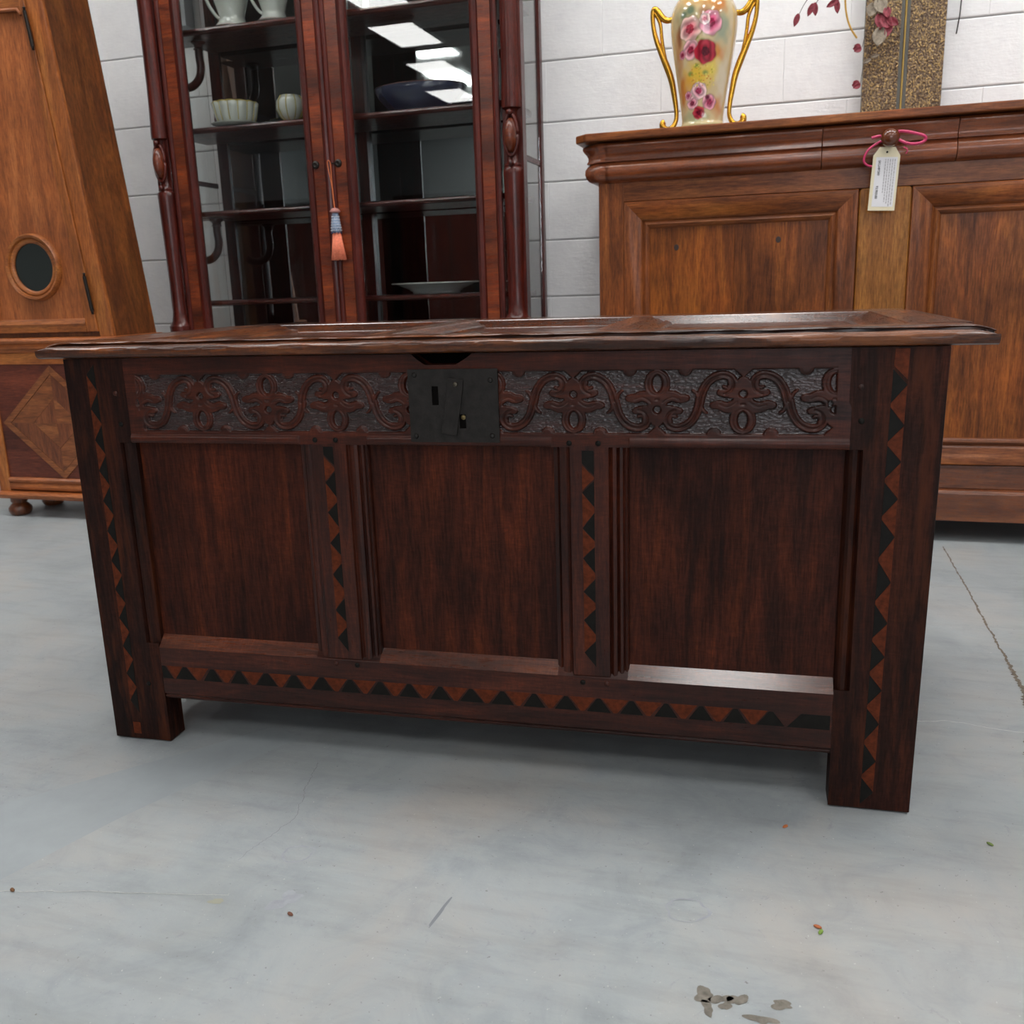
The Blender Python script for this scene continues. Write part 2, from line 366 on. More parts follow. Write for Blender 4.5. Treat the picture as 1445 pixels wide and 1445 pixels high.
for i, (a, d, pl_) in enumerate(lamps):
    t = thing('ceiling_light', W(a, d, CEIL-0.03), 'rectangular white ceiling light panel '+pl_, 'ceiling light', TH, 'rectangular ceiling light panels')
    MB().box(-0.26, 0.26, -0.48, 0.48, 0.0, 0.012).build('diffuser', LM, t)
    MB().box(-0.28, 0.28, -0.50, -0.48, -0.005, 0.03).box(-0.28, 0.28, 0.48, 0.50, -0.005, 0.03).box(-0.28, -0.26, -0.48, 0.48, -0.005, 0.03).box(0.26, 0.28, -0.48, 0.48, -0.005, 0.03).build('frame', LF, t)
# unseen glowing shopfront window, added behind the viewer to brighten upright faces
sf = thing('window_1', W(4.0, -9.66, 0), 'wide glowing window added to the rear wall behind the viewer', 'window', TH); sf['kind'] = 'structure'
for k_ in ('label', 'category'): del sf[k_]
FILL_PANE = plain('added_glow_pane', 'f4f8ff', 0.3, emis=FILL_GLOW)
for k in range(4): MB().box(-2.9+k*1.45, -1.5+k*1.45, 0.0, 0.02, 1.0, 3.2).build('glow_pane', FILL_PANE, sf)
for k in range(5): MB().box(-2.95+k*1.45, -2.9+k*1.45, -0.02, 0.05, 0.95, 3.25).build('window_frame', LF, sf)
for z in (0.95, 3.2): MB().box(-2.95, 2.90, -0.02, 0.05, z, z+0.05).build('window_frame', LF, sf)
# unseen furniture along the rear, added to darken the display cabinet's reflection
BKW = plain('dark_stained_wood', '2c1a14', 0.4, coat=0.2, var=0.3, bs=5)
for k, (a, h_, lab) in enumerate(((-2.55, 1.95, 'dark wardrobe at the shop\'s rear, nearest the centre'), (-3.85, 2.0, 'added dark wardrobe at the rear, second from the centre'), (-5.15, 1.85, 'added dark wardrobe at the rear, third from the centre'), (-6.45, 2.05, 'added dark wardrobe at the rear left corner'))):
    t = thing('wardrobe', W(a, -7.2), lab, 'wardrobe', TH)
    MB().box(-0.58, 0.58, -0.25, 0.25, 0.08, h_).build('body', BKW, t, bev=0.01); MB().box(-0.63, 0.63, -0.29, 0.29, h_, h_+0.08).build('cornice', BKW, t, bev=0.02); MB().box(-0.60, 0.60, -0.27, 0.27, 0.0, 0.08).build('plinth', BKW, t)
    for q_ in (-1, 1): MB().box(min(q_*0.02, q_*0.54), max(q_*0.02, q_*0.54), 0.25, 0.275, 0.14, h_-0.06).build('door', MAH('Z'), t, bev=0.01)
PICY = plain('faded_yellow_print', 'b8a860', 0.6, var=0.5, bs=4); PICW = plain('pale_green_print', 'c8d8d0', 0.6, var=0.15, bs=3)
for a, z0, z1, w_, mt, lab in ((-3.62, 2.10, 2.75, 0.30, PICW, 'pale framed print on the rear wall, mirrored at the cabinet\'s right'), (-7.0, 2.15, 2.90, 0.24, PICY, 'yellow framed print on the rear wall, mirrored at the cabinet\'s left')):
    t = thing('framed_print', W(a, -6.9 if False else -9.64, z0+0.0), lab, 'picture', TH)
    MB().box(-w_, w_, 0.0, 0.02, 0, (z1-z0)).build('print', mt, t); MB().box(-w_-0.04, w_+0.04, -0.01, 0.01, -0.04, z1-z0+0.04).build('frame', BKW, t, bev=0.005)

# ================================================================ COFFER
CO = (0.67, 0.35, 0)
coffer = thing('coffer', CO, 'large dark carved oak coffer with three front panels and zigzag inlay, on grey floor', 'chest')
AT = sub(CO)
H = 0.685
def P(name, mb, mat, parent=coffer, at=AT, **k):
    return mb.build(name, mat, parent, at=at if parent is coffer else (0, 0, 0), **k)
# stiles: outline in (x,y), V-groove beside the moulded inner strip
def stile(x0, x1, xg, side, z0g=0.19, z1g=0.546):
    t = 0.044
    if side < 0:   # left stile; inner edge at x1
        full = [(x0, 0.0), (x1, 0), (x1, t), (x0, t)]
        cut = [(x0, 0.0), (xg-0.003, 0), (xg, 0.006), (xg+0.004, 0.002), (xg+0.010, 0.001), (xg+0.014, 0.004), (x1-0.001, 0.010), (x1, 0.016), (x1, t), (x0, t)]
    else:
        full = [(x0, 0), (x1, 0), (x1, t), (x0, t)]
        cut = [(x0, 0.016), (x0+0.001, 0.010), (xg-0.014, 0.004), (xg-0.010, 0.001), (xg-0.004, 0.002), (xg, 0.006), (xg+0.003, 0), (x1, 0), (x1, t), (x0, t)]
    r_ = 0.0015
    if side < 0:
        main = [(x0, r_), (x0+r_*0.3, r_*0.3), (x0+r_, 0), (xg-0.003, 0), (xg-0.003, t), (x0, t)]; inner = [(xg-0.003, 0), (x1, 0), (x1, t), (xg-0.003, t)]
        cut = [(xg-0.003, 0), (xg, 0.006)]+cut[3:8]+[(x1, t), (xg-0.003, t)]
    else:
        main = [(xg+0.003, 0), (x1-r_, 0), (x1-r_*0.3, r_*0.3), (x1, r_), (x1, t), (xg+0.003, t)]; inner = [(x0, 0), (xg+0.003, 0), (xg+0.003, t), (x0, t)]
        cut = cut[0:7]+[(xg+0.003, t), (x0, t)]
    mb = MB().prism(main, 0.003, H, 'z').prism(inner, 0.003, z0g, 'z').prism(cut, z0g, z1g, 'z').prism(inner, z1g, H, 'z')
    if side > 0: mb.v = [(x+(z/H*0.0085-0.0065 if x > 1.34 else 0), y, z) for x, y, z in mb.v]
    return P('stile', mb, OAKS('Z'))
st_l = stile(-0.009, 0.104, 0.083, -1); st_r = stile(1.229, 1.35, 1.2475, 1)
def inlay(pts, mat, parent, name='inlay'):
    """pts in (x,z) on the front face"""
    y0 = -0.0005
    return MB().prism(pts, y0, 0.002, 'y').build(name, mat, parent, bev=0.0002, seg=1)
def zigzag_v(parent, xb, xt, segs, zlo, zhi, first=None):
    """black triangles with base on x=xb(z) and apex on x=xt(z); the gaps filled with fruitwood"""
    segs = sorted(segs, key=lambda s: -s[0])
    for z1, z0, za in segs: 
        inlay([(xb(z1), z1), (xt(za), za), (xb(z0), z0)], EBONY, parent, 'inlay_triangle')
    aps = [s[2] for s in segs]
    for i in range(len(segs)-1):
        zb = (segs[i][1]+segs[i+1][0])/2
        inlay([(xt(aps[i]-0.0015), aps[i]-0.0015), (xb(zb), zb+0.0005+(segs[i][1]-zb)*0.7), (xb(zb), zb-0.0005+(segs[i+1][0]-zb)*0.7), (xt(aps[i+1]+0.0015), aps[i+1]+0.0015)], FRUIT, parent, 'inlay_triangle')
bk = [0.689, 0.631, 0.577, 0.525, 0.472, 0.420, 0.366, 0.313, 0.261, 0.208, 0.156, 0.103, 0.052]
zigzag_v(st_l, lambda z: 0.0490-(0.6-z)*0.004, lambda z: 0.0330-(0.6-z)*0.004, [(bk[i]-0.0015 if i else 0.676, bk[i+1]+0.0015, (bk[i]+bk[i+1])/2-0.001) for i in range(12)], 0, 0.68)
inlay([(0.030, 0.012), (0.045, 0.012), (0.045, 0.034), (0.030, 0.034)], FRUIT, st_l, 'inlay_patch')
ap = [0.635, 0.580, 0.530, 0.478, 0.424, 0.358, 0.297, 0.246, 0.194, 0.141, 0.081, 0.030]
bb = [0.656]+[(ap[i]+ap[i+1])/2 for i in range(len(ap)-1)]+[0.006]
zigzag_v(st_r, lambda z: 1.2825-(0.66-z)*0.0135, lambda z: 1.3015-(0.66-z)*0.016, [(bb[i]-0.003 if i else 0.656, bb[i+1]+0.003, ap[i]) for i in range(len(ap))], 0, 0.66)
inlay([(1.283, 0.660), (1.301, 0.642), (1.302, 0.683), (1.284, 0.683)], FRUIT, st_r, 'inlay_patch')

# bottom rail -----------------------------------------------------
rail_b = P('bottom_rail', MB().prism([(0.0, 0.100), (0.0, 0.183), (0.019, 0.202), (0.03, 0.202), (0.03, 0.085), (0.006, 0.085), (0.002, 0.088), (0.0015, 0.0915), (0.004, 0.093), (0.0, 0.096)], 0.104, 1.229, 'x'), OAKM('X'), bev=0.0008)
for q0, q1 in ((0.1045, 0.405), (0.518, 0.817), (0.927, 1.2285)):
    MB().prism([(-0.0004, 0.1828), (0.0187, 0.2026), (0.0187, 0.2015), (0.0006, 0.1826)], q0, q1, 'x').build('sill', OAKB('X'), rail_b, label='splayed polished sill under the panel, painted lighter as if lit')
x = 0.151; tips = [0.151+0.0522*k for k in range(20)]
for i, tx in enumerate(tips):
    wv = 0.0195+random.uniform(-0.002, 0.001); dx = random.uniform(-0.002, 0.002)
    inlay([(tx-wv+dx, 0.1255), (tx+wv+dx, 0.1255), (tx+0.003+dx, 0.1485), (tx-0.003+dx, 0.1485)], EBONY, rail_b, 'inlay_triangle')
    if i < 19:
        inlay([(tx+0.0055+dx, 0.1490), (tx+0.0522-0.0055+dx, 0.1490), (tx+0.0522/2+0.003+dx, 0.1255), (tx+0.0522/2-0.003+dx, 0.1255)], FRUIT, rail_b, 'inlay_triangle')
inlay([(0.105, 0.1255), (0.125, 0.1255), (0.111, 0.1485), (0.105, 0.1485)], EBONY, rail_b, 'inlay_triangle')
inlay([(0.1145, 0.149), (0.1455, 0.149), (0.131, 0.1255), (0.128, 0.1255)], FRUIT, rail_b, 'inlay_triangle')
inlay([(1.165, 0.1255), (1.226, 0.1255), (1.226, 0.1485), (1.185, 0.1485)], EBONY, rail_b, 'inlay_triangle')
# muntins ----------------------------------------------------------
def muntin(xs, z0=0.186, z1=0.548):
    a0, a1, f0, f1, b0, b1 = xs
    prof = [(a0, 0.019), (a0+0.001, 0.012), (a0+0.007, 0.009), (a0+0.010, 0.011), (a0+0.0115, 0.005), (a1-0.004, 0.0035), (a1, 0.006), (a1+0.002, 0.0025), (f0-0.001, 0.0028), (f0, 0.0),
            (f1, 0.0), (f1+0.0015, 0.006), (b0-0.006, 0.003), (b0-0.001, 0.0045), (b0, 0.010), (b0+0.004, 0.0065), (b0+0.008, 0.007), (b0+0.0095, 0.011), (b1-0.003, 0.009), (b1-0.001, 0.012), (b1, 0.019), (b1, 0.03), (a0, 0.03)]
    return P('muntin', MB().prism(prof, z0, z1, 'z'), OAKM('Z'), bev=0.0005, seg=1)
mu1 = muntin((0.403, 0.424, 0.430, 0.4865, 0.505, 0.520)); mu2 = muntin((0.815, 0.840, 0.843, 0.9000, 0.912, 0.929))
# faces of muntins a little proud strips carry the inlay
zigzag_v(mu1, lambda z: 0.4645, lambda z: 0.4475, [(0.503, 0.462, 0.485), (0.453, 0.413, 0.436), (0.404, 0.366, 0.385), (0.351, 0.309, 0.332), (0.292, 0.252, 0.271), (0.241, 0.199, 0.222)], 0, 0)
inlay([(0.4475, 0.543), (0.4645, 0.543), (0.4645, 0.513), (0.4475, 0.530)], EBONY, mu1, 'inlay_triangle')
inlay([(0.4475, 0.527), (0.4645, 0.509), (0.4645, 0.505), (0.4475, 0.488)], FRUIT, mu1, 'inlay_triangle')
zigzag_v(mu2, lambda z: 0.8785, lambda z: 0.8605, [(0.496, 0.456, 0.478), (0.447, 0.404, 0.423), (0.394, 0.354, 0.376), (0.343, 0.306, 0.323), (0.295, 0.255, 0.277), (0.243, 0.201, 0.224)], 0, 0)
inlay([(0.8605, 0.541), (0.8785, 0.541), (0.8785, 0.504), (0.8605, 0.522)], EBONY, mu2, 'inlay_triangle')
inlay([(0.8605, 0.519), (0.8785, 0.501), (0.8785, 0.499), (0.8605, 0.481)], FRUIT, mu2, 'inlay_triangle')
# panels
for x0, x1 in ((0.10, 0.41), (0.515, 0.820), (0.924, 1.234)):
    P('front_panel', MB().box(x0, x1, 0.018, 0.028, 0.19, 0.552), OAK('Z'))
# pegs
def peg(x, z, parent, r=0.0042, y=-0.0015):
    MB().lathe([(0.0005, y-0.0012), (r*0.7, y-0.0008), (r, y+0.0006), (r, 0.004)], x, 0, 10, ax='y', zc=z).build('peg', EBONY if random.random() < .5 else OAKM('Z'), parent, smooth='auto')
for x, z in ((0.084, 0.628), (0.087, 0.577), (0.074, 0.112)): peg(x, z, st_l)
for x, z in ((1.243, 0.632), (1.246, 0.586)): peg(x, z, st_r)
for x, z in ((0.440, 0.176), (0.478, 0.176), (0.857, 0.174), (0.895, 0.174)): peg(x, z, rail_b)

# carved top rail ---------------------------------------------------
def carved_rail():
    x0, x1, z0, z1 = 0.104, 1.2325, 0.546, 0.685
    nx = 1100; xs = np.linspace(x0, x1, nx)
    zs = np.concatenate([np.linspace(0.546, 0.568, 19), np.linspace(0.5692, 0.659, 84), np.linspace(0.661, 0.685, 10)])
    X, Z = np.meshgrid(xs, zs)
    hgt = np.full(X.shape, -5.4)     # mm, ground
    gn = rng.normal(0, 1, X.shape); gn = (gn+np.roll(gn, 1, 1)+np.roll(gn, 2, 1)+np.roll(gn, -1, 1))/2
    hgt += np.clip(gn, -1.6, 1.6)*0.6
    grv = np.zeros(X.shape)
    def seg(ax_, az, bx, bz, ra, rb, top=0.0):
        m = max(ra, rb)+0.002
        i0, i1 = np.searchsorted(xs, [min(ax_, bx)-m, max(ax_, bx)+m]); j0, j1 = np.searchsorted(zs, [min(az, bz)-m, max(az, bz)+m])
        if i1 <= i0 or j1 <= j0: return
        x_, z_ = X[j0:j1, i0:i1], Z[j0:j1, i0:i1]
        dx, dz = bx-ax_, bz-az; L2 = dx*dx+dz*dz+1e-12
        t = np.clip(((x_-ax_)*dx+(z_-az)*dz)/L2, 0, 1); d = np.hypot(x_-ax_-t*dx, z_-az-t*dz); r = ra+(rb-ra)*t
        s = np.clip((r-d)/0.0010+0.5, 0, 1); s = s*s*(3-2*s)
        h = -5.4+(top+5.4)*s
        hgt[j0:j1, i0:i1] = np.maximum(hgt[j0:j1, i0:i1], h)
    def groove(ax_, az, bx, bz, w, dep):
        m = w*2.5
        i0, i1 = np.searchsorted(xs, [min(ax_, bx)-m, max(ax_, bx)+m]); j0, j1 = np.searchsorted(zs, [min(az, bz)-m, max(az, bz)+m])
        if i1 <= i0 or j1 <= j0: return
        x_, z_ = X[j0:j1, i0:i1], Z[j0:j1, i0:i1]
        dx, dz = bx-ax_, bz-az; L2 = dx*dx+dz*dz+1e-12
        t = np.clip(((x_-ax_)*dx+(z_-az)*dz)/L2, 0, 1); d = np.hypot(x_-ax_-t*dx, z_-az-t*dz)
        grv[j0:j1, i0:i1] = np.maximum(grv[j0:j1, i0:i1], dep*np.exp(-(d/w)**2))
    holes = []
    def smooth(pts, n=2):
        return [(p.x, p.y) for p in chaikin([(a, b, 0) for a, b in pts], n)]
    def unit(xc, up):
        K = 4740.0
        def T(u, v): return xc+u/K, (0.657-v/5000.0) if not up else (0.567+v/5000.0)
        def stroke(pts, r, top=0, sm=2):
            q = smooth(pts, sm) if sm else pts; n = len(q)-1
            rr = r if isinstance(r, (list, tuple)) else (r, r)
            for i in range(n):
                a, b = T(*q[i]), T(*q[i+1]); seg(*a, *b, (rr[0]+(rr[1]-rr[0])*i/n)/K, (rr[0]+(rr[1]-rr[0])*(i+1)/n)/K, top)
        def gro(pts, w=9, dep=2.4, sm=2):
            q = smooth(pts, sm) if sm else pts
            for i in range(len(q)-1): groove(*T(*q[i]), *T(*q[i+1]), w/K, dep)
        for s in (-1, 1):
            # S-scroll half with volute
            band = [(s*283, 225), (s*266, 150), (s*228, 80), (s*170, 42), (s*115, 36), (s*72, 62), (s*60, 108), (s*80, 150), (s*120, 168)]
            stroke(band, (29, 22)); gro(band, 6, 2.4)
            stroke([(s*120, 168), (s*152, 160)], (18, 13), sm=0)
            stroke([(s*95, 82), (s*86, 108), (s*104, 128), (s*126, 120)], (8, 10))
            # spurs at the S middle
            stroke([(s*283, 225), (s*262, 285), (s*236, 305)], (14, 7))
            # arms
            arm = [(s*20, 232), (s*62, 262), (s*110, 268), (s*150, 246), (s*186, 250)]
            stroke(arm, (44, 24)); gro([(s*40, 222), (s*70, 250), (s*110, 262), (s*150, 243)], 4, 1.2)
            stroke([(s*186, 248), (s*192, 250)], (22, 22), sm=0)
            stroke([(s*10, 165), (s*80, 172), (s*150, 160)], (34, 20))
            # lobes on the border
            stroke([(s*185, 462), (s*185, 458)], (48, 46), sm=0); gro([(s*150, 446), (s*160, 424), (s*185, 414), (s*210, 424), (s*220, 446)], 5, 1.2)
        stroke([(0, 98), (0, 165)], (46, 66), sm=0); stroke([(0, 165), (0, 310)], (58, 78), sm=0)
        stroke([(0, 0), (0, 42)], (58, 12), sm=0)
        # loop
        for k in range(24):
            a0, a1 = 2*PI*k/24, 2*PI*(k+1)/24
            stroke([(54*math.cos(a0), 355+66*math.sin(a0)), (54*math.cos(a1), 355+66*math.sin(a1))], (31, 31), sm=0)
            gro([(66*math.cos(a0), 355+80*math.sin(a0)), (66*math.cos(a1), 355+80*math.sin(a1))], 5, 0.9, sm=0)
        holes.append((T(0, 170), 27/K, 27/K)); holes.append((T(0, 355), 36/K, 62/K)); gro([(-10, 243), (10, 243)], 6, 2.0, sm=0)
    for xc, up in ((0.120, True), (0.239, False), (0.358, True), (0.4755, False), (0.597, True), (0.729, True), (0.849, False), (0.970, True), (1.089, False), (1.211, True)):
        unit(xc, up)
    for (c, rx, rz) in holes:
        d = np.hypot((X-c[0])/rx, (Z-c[1])/rz); s = np.clip((1.1-d)*3.5, 0, 1)
        hgt = np.minimum(hgt, 1-s*5.6) if False else np.where(s > 0, np.minimum(hgt, -5.6*s), hgt)
    hgt -= grv
    # plain ends and borders
    def flat(mask): hgt[mask] = np.maximum(hgt[mask], 0)
    def sm_(v, e): return np.clip(v/e+0.5, 0, 1)
    for f in (sm_(Z-0.6575, 0.001), sm_(0.566-Z, 0.001), sm_(0.124-X, 0.001)*(Z > 0.60), sm_(0.130-X, 0.001)*(Z <= 0.60), sm_(X-1.212, 0.001)):
        hgt = np.maximum(hgt, -5.4+5.4*f)
    hgt = np.where(((X-0.123)/0.003)**2+((Z-0.612)/0.006)**2 < 1, -5, hgt); hgt = np.where(((X-1.205)/0.003)**2+((Z-0.609)/0.005)**2 < 1, -5, hgt)
    # ovolo along the lower edge of the rail, stopped at the muntins
    run = ((X < 0.408) | ((X > 0.522) & (X < 0.815)) | (X > 0.93)).astype(float)
    bead = (Z < 0.5605)
    prof = np.where(Z > 0.5595, -2.2, -1.2+4.2*np.sqrt(np.clip(1-((Z-0.5530)/0.0072)**2, 0, 1)))
    hgt = np.where(bead & (run > 0), prof, hgt)
    # wavy worn surface
    hgt += 0.25*np.sin(X*90+Z*40)*np.sin(X*37)
    # notch above the lock
    def top(xv):
        return 0.685-0.0165*np.clip(np.minimum((xv-0.604)/0.020, (0.698-xv)/0.026), 0, 1)**0.8
    tz = top(X); Zm = np.where(Z > 0.661, 0.661+(Z-0.661)/(0.685-0.661)*(tz-0.661), Z)
    Y = -hgt/1000.0
    V = np.stack([X, Y, Zm], -1).reshape(-1, 3); nr = len(zs)
    idx = np.arange(nr*nx).reshape(nr, nx)
    F = np.stack([idx[:-1, :-1], idx[:-1, 1:], idx[1:, 1:], idx[1:, :-1]], -1).reshape(-1, 4)
    # back skin
    nb = 120; bx = np.linspace(x0, x1, nb); V2 = []
    for xv in bx: V2 += [(xv, 0.030, z0), (xv, 0.030, float(top(np.array(xv)))-0.0002)]
    V2 = np.array(V2); k = len(V); F2 = [(k+2*i, k+2*i+1, k+2*i+3, k+2*i+2) for i in range(nb-1)]
    me = bpy.data.meshes.new('carved_rail'); 
    verts = np.concatenate([V, V2])
    faces = F.tolist()+F2
    # top strip joining front top row with back
    for i in range(nb-1):
        a = int(round(i*(nx-1)/(nb-1))); b = int(round((i+1)*(nx-1)/(nb-1)))
        faces.append([int(idx[-1, a]), k+2*i+1, k+2*i+3, int(idx[-1, b])]); faces.append([int(idx[0, a]), int(idx[0, b]), k+2*i+2, k+2*i])
    me.from_pydata(verts.tolist(), [], faces); me.update(); me.materials.append(wood('carved_oak', '1f0d09', '3a1910', '502516', 'X', rough=0.36, coat=0.12, fig=0.5, bmp=0.3, spec=0.22)); me.materials.append(wood('punched_ground', '1a0c0a', '2c1614', '3c1f1b', 'X', rough=0.22, coat=0.5, fig=0.3, bmp=0.9, spec=0.45))
    gmask = (hgt[:-1, :-1] < -3.6) & (Z[:-1, :-1] > 0.566); mi = np.zeros(len(faces), dtype=np.int32); mi[:gmask.size] = gmask.ravel().astype(np.int32); me.polygons.foreach_set('material_index', mi)
    me.shade_smooth()
    o = bpy.data.objects.new('carved_rail', me); COL.objects.link(o); o.parent = coffer; o.location = AT
    return o
rail_t = carved_rail(); rail_t['label'] = 'rail carved with scrolls and fleurs'
for x, z in ((0.435, 0.5535), (0.470, 0.5535), (0.842, 0.552), (0.885, 0.552)): peg(x, z, rail_t)
# lock plate ------------------------------------------------------
def lock():
    x0, x1, z0, z1 = 0.5975, 0.7375, 0.5525, 0.6625
    # plate with keyhole and slot cut, as a grid of cells
    hx = [x0, 0.6345, 0.6448, 0.676, 0.6865, x1]; hz = [z0, 0.5735, 0.595, 0.6085, 0.6370, z1]
    mb = MB()
    for i in range(5):
        for j in range(5):
            if (i == 1 and j == 3) or (i == 3 and j == 1): continue
            mb.box(hx[i], hx[i+1], -0.0042, -0.0012, hz[j], hz[j+1])
    # merge
    o = mb.build('lock_plate', IRON, coffer, at=AT)
    bm = bmesh.new(); bm.from_mesh(o.data); bmesh.ops.remove_doubles(bm, verts=bm.verts, dist=1e-5)
    # drop duplicated inner faces
    seen = {}
    for f in bm.faces:
        k_ = tuple(sorted(v.index for v in f.verts)); seen.setdefault(k_, []).append(f)
    dead = [f for l in seen.values() if len(l) > 1 for f in l]; bmesh.ops.delete(bm, geom=dead, context='FACES_ONLY')
    bmesh.ops.recalc_face_normals(bm, faces=bm.faces); bm.to_mesh(o.data); bm.free()
    MB().box(0.630, 0.648, -0.0011, 0.001, 0.604, 0.641).build('keyhole_back', VOID, o); MB().box(0.672, 0.690, -0.0011, 0.001, 0.570, 0.598).build('keyhole_back', VOID, o)
    MB().lathe([(0.001, -0.004), (0.0035, -0.003), (0.004, -0.001)], 0.682, 0, 10, ax='y', zc=0.590).build('pin', plain('brass_dull', '6a5c3c', 0.4, metal=0.7), o)
    # swinging cover
    hp = [(0.662, 0.6495), (0.6855, 0.6465), (0.682, 0.62), (0.6755, 0.585), (0.6715, 0.562), (0.6475, 0.5665), (0.652, 0.59), (0.6575, 0.62), (0.660, 0.64)]
    h = MB().prism(hp, -0.0078, -0.0048, 'y').build('keyhole_cover', IRON, o, bev=0.0006)
    MB().lathe([(0.0005, -0.0108), (0.0032, -0.0098), (0.0042, -0.0078), (0.0042, -0.004)], 0.6735, 0, 12, ax='y', zc=0.640).build('rivet', plain('worn_rivet', '4c463c', 0.35, metal=0.6), h, smooth='auto')
    for x, z in ((0.608, 0.654), (0.7265, 0.6455), (0.7265, 0.5630), (0.606, 0.5615)):
        MB().lathe([(0.0005, -0.0068), (0.0028, -0.0062), (0.0042, -0.0042), (0.0042, -0.002)], x, 0, 10, ax='y', zc=z).build('nail', IRON, o, smooth='auto')
    return o
lock()
# carcass behind: ends, back, bottom, back posts
P('end_panel', MB().box(0.0, 0.012, 0.044, 0.60, 0.09, 0.68), OAK('Y'), bev=0.001)
P('end_panel', MB().box(1.325, 1.337, 0.044, 0.60, 0.09, 0.68), OAK('Y'), bev=0.001)
P('back_panel', MB().box(0.03, 1.31, 0.615, 0.63, 0.09, 0.68), OAK('X'))
P('bottom_board', MB().box(0.012, 1.325, 0.032, 0.615, 0.088, 0.10), OAK('X'))
for x0 in (-0.009, 1.27):
    P('back_post', MB().box(x0, x0+0.08, 0.60, 0.645, 0.003, 0.683), OAKS('Z'), bev=0.002)
P('shade_sheet', MB().box(0.50, 0.80, 0.06, 0.064, 0.56, 0.68), VOID)  # black sheet standing in for the shade behind the lock notch
# lid ---------------------------------------------------------------
LX0, LX1, LD = -0.050, 1.407, 0.700
lid = bpy.data.objects.new('lid', None); COL.objects.link(lid); lid.parent = coffer; lid.location = AT; lid['label'] = 'panelled lid with worn rounded front edge'
def PL(name, mb, mat, **k): return mb.build(name, mat, lid, **k)
zt = 0.711
front = [(-0.004, 0.6862), (-0.010, 0.6885), (-0.0125, 0.694), (-0.0125, 0.700), (-0.0095, 0.7035), (-0.003, 0.7052), (0.010, 0.7056), (0.0150, 0.7050), (0.0155, 0.7020), (0.026, 0.7020), (0.026, 0.7072), (0.0195, 0.7078), (0.0185, 0.7092), (0.0195, 0.7104), (0.0225, 0.711), (0.080, zt), (0.084, 0.7095), (0.092, 0.6960), (0.10, 0.694), (0.10, 0.6862)]
def rail_mesh(prof, x0, x1, n=200, endc=0.03, wob=0.0005):
    """front rail with slightly wavy worn edge and softened ends"""
    rings = []
    for k in range(n+1):
        x = x0+(x1-x0)*k/n
        e = min(x-x0, x1-x)
        ring = []
        for j, (y, z) in enumerate(prof):
            dz = wob*(math.sin(x*41+j*0.7)+0.6*math.sin(x*97+j*1.3)) if 2 <= j <= 16 else 0
            if e < endc and z > 0.7001: dz -= (1-e/endc)**2*0.006*(1 if y < 0.03 else 1)
            ring.append((x, y+dz*0.7, z+dz))
        rings.append(ring)
    return MB().loft(rings)
PL('front_rail', rail_mesh(front, LX0, LX1), OAKL('X'), smooth='auto')
PL('back_rail', MB().prism([(0.580, 0.6938), (0.5845, 0.6950), (0.5925, 0.7092), (0.5945, zt), (LD, zt), (LD, 0.6862), (0.580, 0.6862)], LX0+0.03, LX1-0.02, 'x'), wood('polished_oak', '24100a', '4e2814', '70401e', 'X', rough=0.16, coat=0.9, bmp=0.5, spec=0.5), bev=0.0006)
def cross(x0, x1, f0, f1, name='muntin', both=True, mat=None):
    pr = [(x0, 0.694)]
    if f0 > x0: pr += [(x0+0.002, 0.699), (x0+(f0-x0)*0.35, 0.7025), (x0+(f0-x0)*0.42, 0.7000), (x0+(f0-x0)*0.75, 0.7075), (x0+(f0-x0)*0.82, 0.7066), (f0-0.002, 0.7095), (f0, zt)]
    else: pr += [(x0, zt-0.004), (x0+0.004, zt)]
    if x1 > f1: pr += [(f1, zt), (f1+0.002, 0.7095), (f1+(x1-f1)*0.2, 0.7066), (f1+(x1-f1)*0.3, 0.7075), (f1+(x1-f1)*0.6, 0.7000), (f1+(x1-f1)*0.7, 0.7025), (x1-0.002, 0.699), (x1, 0.694)]
    else: pr += [(x1-0.004, zt), (x1, zt-0.004), (x1, 0.694)]
    pr += [(x1, 0.6862), (x0, 0.6862)]
    return PL(name, MB().prism(pr, 0.094, 0.585, 'y'), mat or OAKL('Y'), bev=0.0004, seg=1)
cross(-0.040, 0.128, -0.036, 0.085, 'stile'); cross(0.458, 0.560, 0.492, 0.536); cross(0.845, 0.945, 0.868, 0.905); cross(1.270, 1.398, 1.315, 1.394, 'stile')
for a, b in ((0.128, 0.458), (0.560, 0.845), (0.945, 1.270)):
    PL('lid_panel', MB().box(a-0.01, b+0.01, 0.09, 0.59, 0.688, 0.6945), wood('polished_oak_panel', '22100a', '44220f', '603418', 'X', rough=0.22, coat=0.5, bmp=0.35))
def end_mould(x0, x1):
    return PL('end_moulding', MB().prism([(x0, 0.6862), (x1, 0.6862), (x1, 0.7045), ((x0+x1)/2, 0.7068), (x0, 0.7045)], 0.02, LD, 'y'), OAKL('Y'), bev=0.002)
end_mould(LX0, LX0+0.012); end_mould(LX1-0.012, LX1)

